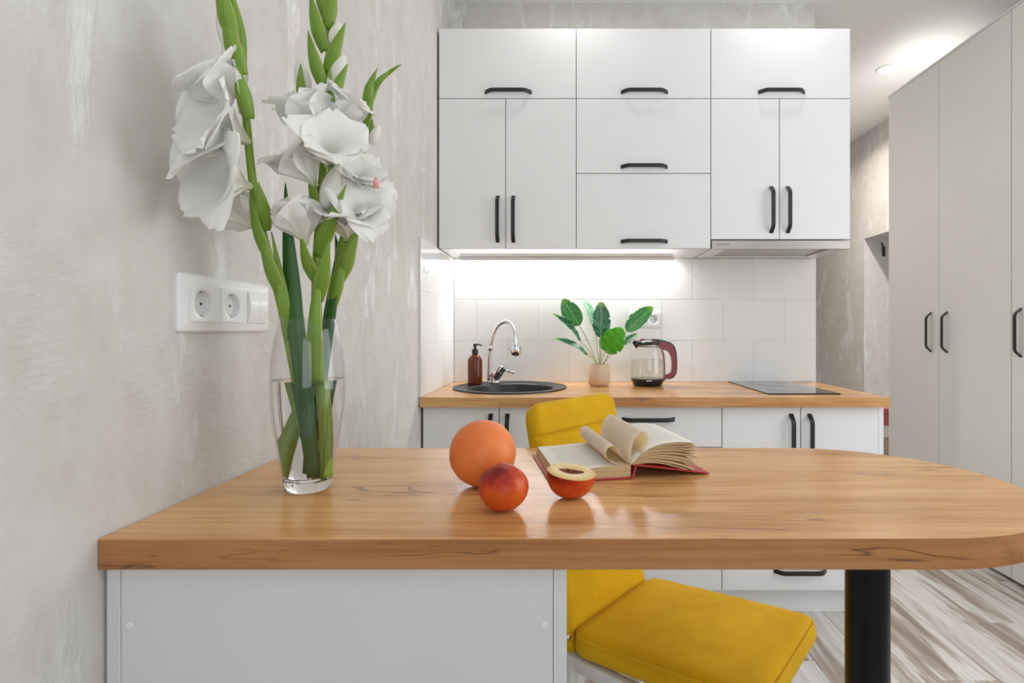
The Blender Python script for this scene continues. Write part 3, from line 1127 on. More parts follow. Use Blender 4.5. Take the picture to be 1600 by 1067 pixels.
for i, (b, tp, yb, yt, w, nn, mk, fo) in enumerate(specs):
    B, T = at(*b, yb), at(*tp, yt)
    broad_leaf(t, B, T, w, nn, M[mk], fo, 0.05, i)
    mid = (root + B) / 2 + Vector((0, 0, 0.012))
    obj('leaf_stalk', tube(catmull([root + Vector(((b[0] - 937) * 0.0002, 0, 0)), mid, B, B + (T - B) * 0.12], 6), 0.0022, 7), M['petiole'], t, True)

# ---- kettle
kx, ky = 0.386, 2.475
t = thing('electric_kettle', 'glass electric kettle with dark red handle on the worktop', 'kettle', (kx, ky, TOP))
M['redplastic'] = plain('dark_red_plastic', (0.23, 0.022, 0.028), 0.3)
M['blackplastic'] = plain('black_plastic', (0.012, 0.012, 0.012), 0.25)
obj('base', lathe([(0.060, 0), (0.064, 0.002), (0.072, 0.018), (0.0755, 0.028), (0.0755, 0.034), (0.070, 0.034)], 56, (kx, ky, TOP)), M['blackplastic'], t, True, angle=0.8)
obj('glass_body', lathe([(0.0745, 0.034), (0.0755, 0.06), (0.0745, 0.10), (0.071, 0.14), (0.064, 0.168), (0.054, 0.188)], 56, (kx, ky, TOP), False, False), M['kglass'], t, True)
obj('water', lathe([(0.0725, 0.036), (0.0735, 0.06), (0.0725, 0.10), (0.0705, 0.122)], 48, (kx, ky, TOP), True, True), M['kwater'], t, True, angle=0.8)
lid = lathe([(0.055, 0.186), (0.056, 0.196), (0.048, 0.205), (0.030, 0.212), (0.006, 0.214)], 40, (kx, ky, TOP))
obj('lid', lid, M['blackplastic'], t, True, angle=0.8)
obj('lid_band', lathe([(0.0545, 0.178), (0.0565, 0.180), (0.0565, 0.188), (0.054, 0.189)], 40, (kx, ky, TOP), False, False), M['steel'], t, True)
obj('spout', tube([(kx - 0.045, ky - 0.012, TOP + 0.188), (kx - 0.058, ky - 0.016, TOP + 0.196), (kx - 0.067, ky - 0.018, TOP + 0.203)], [0.018, 0.013, 0.008], 14), M['blackplastic'], t, True)
obj('lid_button', lathe([(0.010, 0.208), (0.010, 0.214), (0.006, 0.217)], 16, (kx - 0.025, ky - 0.01, TOP)), M['redplastic'], t, True)


def ribbon(pts_in, pts_out, y0, y1):
    bm = bmesh.new()
    A = [bm.verts.new((p[0], y0, p[1])) for p in pts_in]
    B = [bm.verts.new((p[0], y0, p[1])) for p in pts_out]
    C = [bm.verts.new((p[0], y1, p[1])) for p in pts_in]
    D = [bm.verts.new((p[0], y1, p[1])) for p in pts_out]
    n = len(A)
    for i in range(n - 1):
        bm.faces.new((A[i], A[i + 1], B[i + 1], B[i]))
        bm.faces.new((C[i], D[i], D[i + 1], C[i + 1]))
        bm.faces.new((A[i], C[i], C[i + 1], A[i + 1]))
        bm.faces.new((B[i], B[i + 1], D[i + 1], D[i]))
    bm.faces.new((A[0], B[0], D[0], C[0]))
    bm.faces.new((A[-1], C[-1], D[-1], B[-1]))
    return bm


def sm2(pts, n=8):
    return [(p.x, p.y) for p in catmull([(a, b, 0) for a, b in pts], n)]


inn_ = sm2([(0.052, 0.178), (0.064, 0.168), (0.092, 0.158), (0.108, 0.134), (0.112, 0.10), (0.110, 0.068), (0.100, 0.056), (0.082, 0.050), (0.0735, 0.034)])
out_ = sm2([(0.046, 0.200), (0.076, 0.199), (0.108, 0.188), (0.126, 0.156), (0.130, 0.10), (0.127, 0.060), (0.113, 0.040), (0.086, 0.033), (0.0735, 0.018)])
obj('handle', ribbon([(kx + a, TOP + b) for a, b in inn_], [(kx + a, TOP + b) for a, b in out_], ky - 0.013, ky + 0.013), M['redplastic'], t, True, angle=0.6)
out2 = sm2([(0.020, 0.216), (0.060, 0.212), (0.112, 0.194), (0.131, 0.158), (0.1345, 0.10), (0.131, 0.058), (0.115, 0.036), (0.092, 0.030)])
in2 = sm2([(0.020, 0.205), (0.060, 0.200), (0.107, 0.187), (0.126, 0.156), (0.130, 0.10), (0.127, 0.061), (0.113, 0.041), (0.092, 0.034)])
obj('handle_cover', ribbon([(kx + a, TOP + b) for a, b in in2], [(kx + a, TOP + b) for a, b in out2], ky - 0.0125, ky + 0.0125), M['blackplastic'], t, True, angle=0.6)
obj('handle_strip', ribbon([(kx + a, TOP + b) for a, b in sm2([(0.060, 0.176), (0.0715, 0.142), (0.0755, 0.10), (0.0765, 0.06), (0.0745, 0.03)])],
                           [(kx + a, TOP + b) for a, b in sm2([(0.065, 0.174), (0.0755, 0.142), (0.0795, 0.10), (0.0795, 0.06), (0.0775, 0.03)])], ky - 0.011, ky + 0.011), M['redplastic'], t, True, angle=0.6)
bm = bmesh.new()
for k in range(6):
    ang = -PI / 2 - 0.05 + (k - 2.5) * 0.055 + 0.18 * 0
    c = Vector((kx + 0.0757 * math.cos(ang), ky + 0.0757 * math.sin(ang), TOP + 0.0285))
    add_box(bm, c.x - 0.0016, c.x + 0.0016, c.y - 0.0008, c.y + 0.0008, c.z - 0.0022, c.z + 0.0022)
obj('logo_print', bm, M['plastic'], t)

# ---- hob
_t = NT('black_glass')
_t.col(_t.ramp(_t.noise(_t.coord(), 4, 2), [(0.3, (0.010, 0.010, 0.011)), (0.7, (0.013, 0.013, 0.014))]))
_t.set(Roughness=0.05, Coat_Weight=0.5)
M['hob'] = _t.m
HX0, HX1, HY0, HY1 = 0.810, 1.100, 2.130, 2.645
t = thing('induction_hob', 'narrow black glass hob set in the worktop under the hood', 'hob', ((HX0 + HX1) / 2, (HY0 + HY1) / 2, TOP))
obj('glass_plate', box(HX0, HX1, HY0, HY1, TOP, TOP + 0.005, 0.0012), M['hob'], t)
M['hobmark'] = plain('hob_print', (0.25, 0.25, 0.26), 0.4)
for cy in (HY0 + 0.16, HY0 + 0.38):
    cpts = [((HX0 + HX1) / 2 + 0.085 * math.cos(a * PI / 24), cy + 0.085 * math.sin(a * PI / 24), TOP + 0.0051) for a in range(48)]
    obj('cooking_zone_ring', tube(cpts, 0.0006, 4, closed=True), M['hobmark'], t)
bm = bmesh.new()
for k in range(4):
    add_box(bm, HX0 + 0.11 + k * 0.022, HX0 + 0.118 + k * 0.022, HY0 + 0.025, HY0 + 0.033, TOP + 0.005, TOP + 0.0054)
obj('touch_controls', bm, M['hobmark'], t)

# ---- sockets


def socket_frame(name, label, cat, org, ux, uz, un, W, H, units, gangw):
    """flat plastic frame with inserts; org = centre on the wall, ux along, uz up, un out of the wall"""
    org, ux, uz, un = Vector(org), Vector(ux), Vector(uz), Vector(un)
    t = thing(name, label, cat, org)

    def tr(bm):
        for v in bm.verts:
            a, b, c = v.co
            v.co = org + ux * a + uz * b + un * c
        return bm
    bm = bmesh.new()
    rings = [(0, 0), (0, 0.004), (0.003, 0.0075), (0.011, 0.0095)]
    prev = None

    def rr(hw, hh, r, z):
        pts = []
        for sx_, sy_, a0 in ((1, 1, 0), (-1, 1, PI / 2), (-1, -1, PI), (1, -1, 1.5 * PI)):
            for k in range(5):
                a = a0 + k * PI / 8
                pts.append(bm.verts.new((sx_ * (hw - r) + r * math.cos(a), sy_ * (hh - r) + r * math.sin(a), z)))
        return pts
    for ins, z in rings:
        ring_ = rr(W / 2 - ins, H / 2 - ins, max(0.007 - ins * 0.5, 0.001), z)
        if prev:
            for i in range(20):
                j = (i + 1) % 20
                bm.faces.new((prev[i], prev[j], ring_[j], ring_[i]))
        prev = ring_
    iw, ih = (len(units) - 1) * gangw / 2 + 0.0275, 0.0275
    for z in (0.0095, 0.0004):
        ring_ = rr(iw, ih, 0.0008, z)
        for i in range(20):
            j = (i + 1) % 20
            bm.faces.new((prev[i], prev[j], ring_[j], ring_[i]))
        prev = ring_
    for k in range(len(units) - 1):
        xc = (k - (len(units) - 2) / 2) * gangw
        add_box(bm, xc - gangw / 2 + 0.0277, xc + gangw / 2 - 0.0277, -ih, ih, 0.0005, 0.0095)
    obj('frame', tr(bm), M['plastic'], t, True, angle=0.5)
    for k, kind in enumerate(units):
        cx = (k - (len(units) - 1) / 2) * gangw
        s = 0.0275
        if kind == 'socket':
            bm = bmesh.new()
            n = 40
            sq, ci, ci2, bot = [], [], [], []
            for i in range(n):
                a = 2 * PI * i / n + PI / 4
                c, s_ = math.cos(a), math.sin(a)
                q = s / max(abs(c), abs(s_))
                sq.append(bm.verts.new((cx + q * c, q * s_, 0.0118)))
                ci.append(bm.verts.new((cx + 0.0215 * c, 0.0215 * s_, 0.0122)))
                ci2.append(bm.verts.new((cx + 0.0198 * c, 0.0198 * s_, 0.0114)))
                bot.append(bm.verts.new((cx + 0.0185 * c, 0.0185 * s_, 0.0008)))
            base = [bm.verts.new((cx + (v.co.x - cx) * 0.992, v.co.y * 0.992, 0.0006)) for v in sq]
            for A, B in ((base, sq), (sq, ci), (ci, ci2), (ci2, bot)):
                for i in range(n):
                    j = (i + 1) % n
                    bm.faces.new((A[i], A[j], B[j], B[i]))
            bm.faces.new(bot)
            ins = obj('socket_insert', tr(bm), M['plastic'], t, True, angle=0.5)
            for sg in (-1, 1):
                obj('pin_hole', tr(lathe([(0.0024, 0), (0.0024, 0.0004)], 12, (cx + sg * 0.0095, 0, 0.0009))), M['dark'], ins)
                obj('earth_clip', tr(box(cx - 0.002, cx + 0.002, sg * 0.0188 - 0.0016, sg * 0.0188 + 0.0012, 0.0010, 0.0105)), M['steel'], ins)
        else:
            for sg in (0, 1):
                x0_, x1_ = cx - s + sg * s, cx + sg * s
                prof_ = [Vector((x0_ + 0.0003, -s + 0.0002, 0.0006))] + [Vector((x0_ + 0.0003, -s + 0.0002 + (2 * s - 0.0004) * q / 14, 0.0115 + 0.0045 * math.sin(PI * q / 14))) for q in range(15)] + [Vector((x0_ + 0.0003, s - 0.0002, 0.0006))]
                bm = add_prism(bmesh.new(), prof_, Vector((x1_ - x0_ - 0.0006, 0, 0)))
                bmesh.ops.triangulate(bm, faces=[f for f in bm.faces if len(f.verts) > 4])
                obj('rocker', tr(bm), M['plastic'], t, True, angle=0.6)
    return t


socket_frame('socket_panel', 'white triple panel of two sockets and a switch on plaster wall', 'socket',
             (LEFT, 0.877, 1.150), (0, 1, 0), (0, 0, 1), (1, 0, 0), 0.232, 0.086, ('socket', 'socket', 'switch'), 0.071)
socket_frame('wall_socket', 'white double wall socket on the tiles behind the kettle', 'socket',
             (0.405, TILE_Y, 1.163), (1, 0, 0), (0, 0, 1), (0, -1, 0), 0.154, 0.086, ('socket', 'socket'), 0.071)

# ---- little hook on the tiled left return
t = thing('adhesive_hook', 'tiny clear adhesive hook on the side wall tiles by the sink', 'hook', (TILE_X, 2.10, 1.35))
obj('pad', box(TILE_X, TILE_X + 0.0012, 2.07, 2.125, 1.330, 1.385, 0.0005), M['pane'], t)
hk = catmull([(TILE_X + 0.003, 2.097, 1.372), (TILE_X + 0.003, 2.097, 1.345), (TILE_X + 0.008, 2.097, 1.334), (TILE_X + 0.015, 2.097, 1.338), (TILE_X + 0.018, 2.097, 1.347)], 6)
obj('wire', tube(hk, 0.0013, 7), M['chrome'], t, True)

# ================================================================== WARDROBE AND HALL
WF, WT = 1.975, 2.525
for i, (y0, y1, doors, lab) in enumerate((
        (2.368, 3.262, ((2.824, 3.262, 2.885), (2.368, 2.824, 2.765)), 'tall light grey two-door wardrobe at the end of the right wall'),
        (1.912, 2.367, ((1.912, 2.367, 2.318),), 'tall light grey single-door wardrobe cut by the right picture edge'))):
    t = thing('wardrobe', lab, 'wardrobe', ((WF + RIGHT) / 2, (y0 + y1) / 2, 0), 'built-in wardrobes')
    obj('body', box(WF + 0.021, RIGHT - 0.003, y0 + 0.0005, y1 - 0.0005, 0.05, WT), M['warmwhite'], t)
    obj('plinth', box(WF + 0.03, RIGHT - 0.01, y0 + 0.0005, y1 - 0.0005, 0.0, 0.05), M['dark'], t)
    obj('top_trim', box(WF - 0.004, WF + 0.02, y0 + 0.0005, y1 - 0.0005, WT - 0.002, WT + 0.008), M['white'], t)
    for ya, yb, yh in doors:
        f = obj('door', box(WF, WF + 0.019, ya + 0.0015, yb - 0.0015, 0.014, WT - 0.003, 0.001), M['warmwhite'], t)
        handle(f, (WF, yh, 1.100), True, 'x', 0.215, 0.014, 0.030)

# coat hook on the side wall of the hall recess
hp = Vector((2.652, NY1, 1.775))
t = thing('coat_hook', 'small black coat hook on the hall wall beside the wardrobe', 'hook', hp)
obj('plate', box(hp.x - 0.012, hp.x + 0.012, NY1 - 0.005, NY1, hp.z - 0.05, hp.z + 0.03, 0.002), M['black'], t)
obj('prong', tube(catmull([(hp.x, NY1 - 0.004, hp.z), (hp.x - 0.014, NY1 - 0.03, hp.z + 0.004), (hp.x - 0.040, NY1 - 0.05, hp.z + 0.035), (hp.x - 0.046, NY1 - 0.055, hp.z + 0.055)], 6), 0.007, 10), M['black'], t, True)
obj('lower_prong', tube(catmull([(hp.x, NY1 - 0.004, hp.z - 0.04), (hp.x - 0.006, NY1 - 0.025, hp.z - 0.05), (hp.x - 0.012, NY1 - 0.035, hp.z - 0.035)], 6), 0.006, 10), M['black'], t, True)

# red and white carton standing in the hall
t = thing('carton', 'red and white carton glimpsed between the base cabinets and the wardrobe', 'carton', (2.20, 3.72, 0))
M['redcard'] = plain('red_card', (0.42, 0.09, 0.10), 0.5)
M['whitecard'] = plain('white_card', (0.68, 0.66, 0.62), 0.6)
M['browncard'] = plain('brown_card', (0.42, 0.33, 0.25), 0.7)
obj('lower_box', box(2.10, 2.36, 3.60, 3.86, 0, 0.39, 0.004), M['browncard'], t)
obj('white_band', box(2.098, 2.362, 3.598, 3.862, 0.39, 0.473, 0.003), M['whitecard'], t)
obj('red_lid', box(2.095, 2.365, 3.595, 3.865, 0.473, 0.585, 0.005), M['redcard'], t)

# ================================================================== BAR TABLE
TT, TB = 0.863, 0.8262
TY0, TY1 = 0.636, 1.127
t = thing('bar_table', 'oak bar table with rounded end on a white base and black leg', 'table', (0.0, 0.88, 0))
cy, ry, cxr, rx = (TY0 + TY1) / 2, (TY1 - TY0) / 2, 0.450, 0.272
poly = [(LEFT + 0.001, TY0)]
for i in range(61):
    a = -PI / 2 + PI * i / 60
    ex = 0.94
    poly.append((cxr + rx * (abs(math.cos(a)) ** ex), cy + ry * math.copysign(abs(math.sin(a)) ** 1.0, math.sin(a))))
poly.append((LEFT + 0.001, TY1))
bm = bmesh.new()
a_ = [bm.verts.new((p[0], p[1], TB)) for p in poly]
b_ = [bm.verts.new((p[0], p[1], TT)) for p in poly]
n = len(poly)
for i in range(n):
    j = (i + 1) % n
    bm.faces.new((a_[i], a_[j], b_[j], b_[i]))
fb = bm.faces.new(a_[::-1])
ft = bm.faces.new(b_)
bmesh.ops.bevel(bm, geom=list(ft.edges), offset=0.0018, segments=2, profile=0.5, affect='EDGES')
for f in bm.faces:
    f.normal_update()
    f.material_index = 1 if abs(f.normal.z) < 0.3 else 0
obj('tabletop', bm, [M['oak'], M['oak_shaded']], t, True, angle=0.35)
base = thing('base_unit', None, None, (0, 0.88, 0))
base.parent = t
base.matrix_parent_inverse = world_of(t).inverted()
PX0, PX1, PY0, PY1 = LEFT + 0.004, 0.0035, 0.644, 1.10
obj('side_panel', box(PX0, PX0 + 0.016, PY0, PY1, 0, TB - 0.0005, 0.0006), M['panel'], base)
obj('side_panel', box(PX1 - 0.016, PX1, PY0, PY1, 0, TB - 0.0005, 0.0006), M['panel'], base)
obj('front_panel', box(PX0 + 0.0165, PX1 - 0.0165, PY0 + 0.0012, PY0 + 0.017, 0, TB - 0.0005, 0.0005), M['panel'], base)
obj('door', box(PX0 + 0.017, PX1 - 0.017, PY1 - 0.02, PY1 - 0.002, 0.05, TB - 0.004, 0.001), M['panel'], base)
for xx in (PX0 + 0.0265, PX1 - 0.0265):
    o = obj('screw_cap', lathe([(0.0042, 0), (0.0042, 0.0008), (0.0032, 0.0014), (0.0012, 0.0014), (0.001, 0.0009)], 20, (0, 0, 0)), M['plastic'], base, True, angle=0.5)
    o.matrix_basis = Matrix.Translation((xx, PY0 + 0.0012, CZ - (977 - VY) / F * PY0)) @ Matrix.Rotation(PI / 2, 4, 'X')
lgx, lgy = 0.491, 0.868
obj('leg', lathe([(0.0326, 0.012), (0.0326, TB - 0.004), (0.0326, TB - 0.0005)], 48, (lgx, lgy, 0)), M['blackleg'], t, True, angle=0.6)
obj('leg_foot', lathe([(0.055, 0), (0.055, 0.006), (0.045, 0.012), (0.034, 0.014)], 40, (lgx, lgy, 0)), M['blackleg'], t, True, angle=0.6)

# ================================================================== CHAIR
t = thing('dining_chair', 'mustard yellow velvet chair with white metal frame at the table', 'chair', (0.29, 1.18, 0))
A0 = Vector((0.012, 1.165, 0))       # near rear corner of the seat
A1 = Vector((0.232, 1.437, 0))       # far rear corner
side = (A1 - A0).normalized()        # along the backrest, away from the camera
fwd = Vector((side.y, -side.x, 0))   # the way the chair faces
SW = (A1 - A0).length
SD = 0.425
SH = 0.470


def cushion(a, b, r, T, edge, nu, nv, groove=None, crown=0.0):
    """closed upholstered slab in local (x, y, n); returns front and back grids"""
    def m(u, v):
        x, y = a * u, b * v
        ax_, ay_ = abs(x), abs(y)
        if ax_ > a - r and ay_ > b - r:
            dx, dy = (ax_ - (a - r)) / r, (ay_ - (b - r)) / r
            ex, ey = dx * math.sqrt(1 - dy * dy / 2), dy * math.sqrt(1 - dx * dx / 2)
            ax_, ay_ = a - r + ex * r, b - r + ey * r
            x, y = math.copysign(ax_, x), math.copysign(ay_, y)
        d0 = min(a * (1 - abs(u)), b * (1 - abs(v)))
        k = min(d0 / edge, 1.0)
        h = T / 2 * math.sqrt(max(0, 1 - (1 - k) ** 2))
        return x, y, h

    def grid(sign):
        def fn(u, v):
            uu, vv = warp(u), warp(v)
            x, y, h = m(uu, vv)
            z = h + (crown * (1 - uu * uu) * (1 - vv * vv) if sign > 0 else 0)
            if groove and sign > 0:
                z -= groove(x, y) * min(1, h / (T / 2) if T else 0)
            return Vector((x, y, sign * z))
        return fn

    def warp(u):
        w = 2 * u - 1
        return math.copysign(1 - (1 - abs(w)) ** 1.5, w)
    bm = bmesh.new()
    add_grid(bm, grid(1), nu, nv)
    add_grid(bm, grid(-1), nu, nv)
    bmesh.ops.remove_doubles(bm, verts=bm.verts[:], dist=1e-5)
    return bm


def place(bm, org, ex, ey, ez):
    for v in bm.verts:
        a, b, c = v.co
        v.co = org + ex * a + ey * b + ez * c
    return bm


Z = Vector((0, 0, 1))
seat_c = (A0 + A1) / 2 + fwd * (SD / 2 - 0.002) + Z * (SH - 0.026)
sb = cushion(SD / 2, SW / 2 + 0.006, 0.045, 0.058, 0.028, 40, 40, None, 0.012)
tiltf = (fwd + Z * 0.075).normalized()
nz_ = tiltf.cross(side) * -1
if nz_.z < 0:
    nz_ = -nz_
seat = obj('seat', place(sb, seat_c, tiltf, side, nz_), M['velvet'], t, True)
pp = []
a_s, b_s, r_s = SD / 2 - 0.004, SW / 2 + 0.002, 0.043
for cx_, cy_, a0 in ((1, 1, 0), (-1, 1, PI / 2), (-1, -1, PI), (1, -1, 1.5 * PI)):
    for k in range(7):
        a = a0 + k * PI / 12
        pp.append(seat_c + tiltf * (cx_ * (a_s - r_s) + r_s * math.cos(a)) + side * (cy_ * (b_s - r_s) + r_s * math.sin(a)) + nz_ * 0.0185)
obj('piping', tube(pp, 0.0035, 8, closed=True), M['velvet'], seat, True)

# backrest, leaning away from the seat
BH = 0.566
bot = (A0 + A1) / 2 + Z * (SH - 0.092) - fwd * 0.014
topc = bot + Z * 0.562 - fwd * 0.118
up = (topc - bot).normalized()
bn = up.cross(side)
if bn.dot(fwd) < 0:
    bn = -bn
grv = [0.205, 0.072, -0.062]


def groove(x, y):
    return sum(0.010 * math.exp(-((y - g_) / 0.0045) ** 2) for g_ in grv)


bb = cushion(SW / 2 - 0.002, BH / 2, 0.048, 0.048, 0.030, 36, 170, groove, 0.005)
obj('backrest', place(bb, (bot + topc) / 2, side, up, bn), M['velvet'], t, True)
M['chairwhite'] = plain('white_chair_frame', (0.72, 0.72, 0.71), 0.35)
# seat frame rails
r0 = SH - 0.082
for sgn in (-1, 1):
    o_ = (A0 if sgn < 0 else A1) - side * sgn * (-0.010 if sgn > 0 else -0.010) * 0
    e0 = (A0 + A1) / 2 + side * sgn * (SW / 2 - 0.010) - fwd * 0.03 + Z * r0
    e1 = e0 + fwd * (SD - 0.045)
    bm = bmesh.new()
    w = side * 0.011
    h = Z * 0.015
    vs_ = [bm.verts.new(p) for p in (e0 - w - h, e0 + w - h, e0 + w + h, e0 - w + h, e1 - w - h, e1 + w - h, e1 + w + h, e1 - w + h)]
    for q in ((0, 1, 2, 3), (4, 7, 6, 5), (0, 4, 5, 1), (1, 5, 6, 2), (2, 6, 7, 3), (3, 7, 4, 0)):
        bm.faces.new([vs_[i] for i in q])
    bmesh.ops.bevel(bm, geom=bm.edges[:], offset=0.004, segments=2, profile=0.5, affect='EDGES')
    obj('side_rail', bm, M['chairwhite'], t, True, angle=0.6)
    # legs
    f0 = e0 + fwd * (SD - 0.065) - side * sgn * 0.004
    obj('leg', tube([f0 + Z * 0.012, f0 - Z * 0.2 + fwd * 0.015, Vector((f0.x, f0.y, 0)) + fwd * 0.035], 0.0135, 16), M['chairwhite'], t, True)
    q0 = e0 + fwd * 0.035 - side * sgn * 0.0
    obj('leg', tube([q0 + Z * 0.012, q0 - Z * 0.2 - fwd * 0.03, Vector((q0.x, q0.y, 0)) - fwd * 0.075], 0.0135, 16), M['chairwhite'], t, True)
    # bracket that carries the backrest
    b0 = e0 + fwd * 0.012
    obj('back_bracket', tube([b0, b0 + Z * 0.045 - fwd * 0.01, b0 + Z * 0.12 - fwd * 0.03], [0.009, 0.009, 0.007], 12), M['chairwhite'], t, True)
    bl = b0 + Z * 0.048 + fwd * 0.006
    obj('bolt', lathe([(0.007, -0.006), (0.007, 0.004), (0.004, 0.006)], 12, bl), M['chrome'], t, True)
for kf in (0.05, SD - 0.06):
    c0 = (A0 + A1) / 2 - side * (SW / 2 - 0.012) + fwd * kf + Z * r0
    c1 = (A0 + A1) / 2 + side * (SW / 2 - 0.012) + fwd * kf + Z * r0
    obj('cross_rail', tube([c0, c1], 0.010, 12), M['chairwhite'], t, True)

# ================================================================== FRUIT
# grapefruit
gc = Vector((-0.129, 0.8535, TT + 0.0525))


def ball(c, r, fn, nu=64, nv=40):
    bm = bmesh.new()
    bmesh.ops.create_uvsphere(bm, u_segments=nu, v_segments=nv, radius=1.0)
    for v in bm.verts:
        d = v.co.normalized()
        v.co = Vector(c) + fn(d) * r
    return bm


nav = Vector((0.22, -0.89, -0.38)).normalized()      # the navel, facing the camera low down


def gf(d):
    k = math.exp(-((1 - d.dot(nav)) / 0.012))
    rr = 1 + 0.012 * mnoise.noise(d * 2.2) - 0.02 * k
    return Vector((d.x * rr, d.y * rr, d.z * rr * 0.99))


t = thing('grapefruit', 'large orange grapefruit resting on the bar table', 'grapefruit', (gc.x, gc.y, TT))
bm = ball(gc, 0.0525, gf, 72, 48)
lo = min(v.co.z for v in bm.verts)
for v in bm.verts:
    v.co.z += TT - lo
obj('peel', bm, M['grapefruit'], t, True)
M['navel'] = plain('fruit_navel', (0.06, 0.03, 0.015), 0.8)
o = obj('navel', lathe([(0.0026, -0.001), (0.0022, 0.0006), (0.0008, 0.001)], 12), M['navel'], t, True)
np_ = gc + nav * 0.0512
o.matrix_basis = Matrix.Translation(np_) @ nav.to_track_quat('Z', 'Y').to_matrix().to_4x4()

# whole nectarine
nc = Vector((-0.083, 0.7366, TT + 0.0318))


def nf(d):
    cleft = math.exp(-((d.x * 0.5 + d.y * 0.75 + 0.1) / 0.10) ** 2) * max(0, d.z + 0.3) * 0.02
    dim = math.exp(-((1 - d.dot(Vector((0.55, 0.35, 0.75)).normalized())) / 0.04)) * 0.06
    rr = 1 + 0.018 * mnoise.noise(d * 1.6 + Vector((3, 1, 0))) - cleft - dim
    return Vector((d.x * rr * 1.06, d.y * rr * 1.03, d.z * rr * 0.98))


bm = ball(nc, 0.0325, nf, 64, 44)
lo = min(v.co.z for v in bm.verts)
for v in bm.verts:
    v.co.z += TT - lo
    if v.co.z < TT + 0.0006:
        v.co.z = TT
M['nect'] = mat_nectarine('nectarine_skin', TT + 0.032, 0.032, -0.17)
o = obj('nectarine', bm, M['nect'], None, True)
props(o, 'whole round red nectarine in front of the grapefruit', 'nectarine')

# halved nectarine, cut face up and tipped a little to the camera
t = thing('nectarine_half', 'halved red nectarine showing pale flesh beside the book', 'nectarine', (0.0105, 0.792, TT))
hrad = 0.0352
tilt = Matrix.Rotation(math.radians(6), 4, 'X') @ Matrix.Rotation(math.radians(7), 4, 'Y')
hc = Vector((0.0105, 0.792, TT + 0.0395))


def half_r(a):
    return hrad * (1 + 0.03 * math.cos(2 * a) + 0.02 * math.cos(a + 0.5)) * (1 - 0.10 * math.exp(-((((a - 2.7 + PI) % (2 * PI)) - PI) / 0.16) ** 2))


bm = bmesh.new()
N = 56
rings = []
for k in range(15):
    th = (PI / 2) * k / 14
    ring_ = []
    for i in range(N):
        a = 2 * PI * i / N
        r = half_r(a) * math.cos(th) ** 0.85 * (1.03 - 0.03 * math.cos(th))
        ring_.append(Vector((r * math.cos(a), r * math.sin(a), -0.0385 * math.sin(th) ** 0.95)))
    rings.append(ring_)
vr = [[bm.verts.new(hc + (tilt @ p)) for p in rg_] for rg_ in rings[:-1]]
for A, B in zip(vr, vr[1:]):
    for i in range(N):
        j = (i + 1) % N
        bm.faces.new((A[i], A[j], B[j], B[i]))
bm.faces.new(vr[-1])
lo = min(v.co.z for v in bm.verts)
dz = TT - lo
for v in bm.verts:
    v.co.z = max(v.co.z + dz, TT)
hc = hc + Vector((0, 0, dz))
M['nect2'] = mat_nectarine('nectarine_half_skin', TT + 0.018, 0.03, 0.02)
obj('skin', bm, M['nect2'], t, True)
_t = NT('nectarine_flesh')
vd = _t.n('ShaderNodeVectorMath')
vd.operation = 'DISTANCE'
_t.l(_t.n('ShaderNodeTexCoord').outputs['Object'], vd.inputs[0])
vd.inputs[1].default_value = hc
nzf = _t.noise(_t.coord((120, 120, 120)), 1.0, 4)
dd = _t.math('ADD', _t.math('MULTIPLY', vd.outputs['Value'], 28.0), _t.math('MULTIPLY', nzf, 0.12))
_t.col(_t.ramp(dd, [(0.30, (0.50, 0.18, 0.06)), (0.46, (0.72, 0.50, 0.20)), (0.80, (0.76, 0.57, 0.25)), (0.98, (0.66, 0.42, 0.12))]))
_t.set(Roughness=0.4)
_t.bump(nzf, 0.25, 0.002)
M['flesh'] = _t.m


def pit_r(a):
    # pointed oval lying along the left-right axis
    c, s = math.cos(a), math.sin(a)
    return (1 + 0.10 * math.sin(3 * a + 0.6) + 0.06 * math.sin(7 * a)) / math.sqrt((c / 0.0185) ** 2 + (s / 0.0088) ** 2)


bm = bmesh.new()
rg = []
for k in range(8):
    f_ = k / 7
    rg.append([bm.verts.new(hc + (tilt @ Vector(((half_r(2 * PI * i / N) * 0.998 * (1 - f_) + pit_r(2 * PI * i / N) * f_) * math.cos(2 * PI * i / N),
                                              (half_r(2 * PI * i / N) * 0.998 * (1 - f_) + pit_r(2 * PI * i / N) * f_) * math.sin(2 * PI * i / N),
                                              0.0012 * math.sin(PI * min(1, f_ * 1.2))))) ) for i in range(N)])
for A, B in zip(rg, rg[1:]):
    for i in range(N):
        j = (i + 1) % N
        bm.faces.new((A[i], A[j], B[j], B[i]))
obj('flesh', bm, M['flesh'], t, True)
_t = NT('stone_hollow')
nzf = _t.noise(_t.coord((220, 260, 220)), 1.0, 5, 0.7)
_t.col(_t.ramp(nzf, [(0.35, (0.10, 0.025, 0.015)), (0.52, (0.30, 0.08, 0.04)), (0.68, (0.58, 0.28, 0.14))]))
_t.set(Roughness=0.5)
_t.bump(nzf, 0.8, 0.004)
M['hollow'] = _t.m
bm = bmesh.new()
rg = []
for k in range(7):
    f_ = k / 7
    rg.append([bm.verts.new(hc + (tilt @ Vector((pit_r(2 * PI * i / N) * math.cos(f_ * PI / 2) * math.cos(2 * PI * i / N), pit_r(2 * PI * i / N) * math.cos(f_ * PI / 2) * math.sin(2 * PI * i / N),
                                              -0.009 * math.sin(f_ * PI / 2) + 0.0016 * mnoise.noise(Vector((i * 0.5, k * 1.1, 0))) * (1 if k else 0))))) for i in range(N)])
for A, B in zip(rg, rg[1:]):
    for i in range(N):
        j = (i + 1) % N
        bm.faces.new((A[i], A[j], B[j], B[i]))
bm.faces.new(rg[-1])
obj('stone_hollow', bm, M['hollow'], t, True)

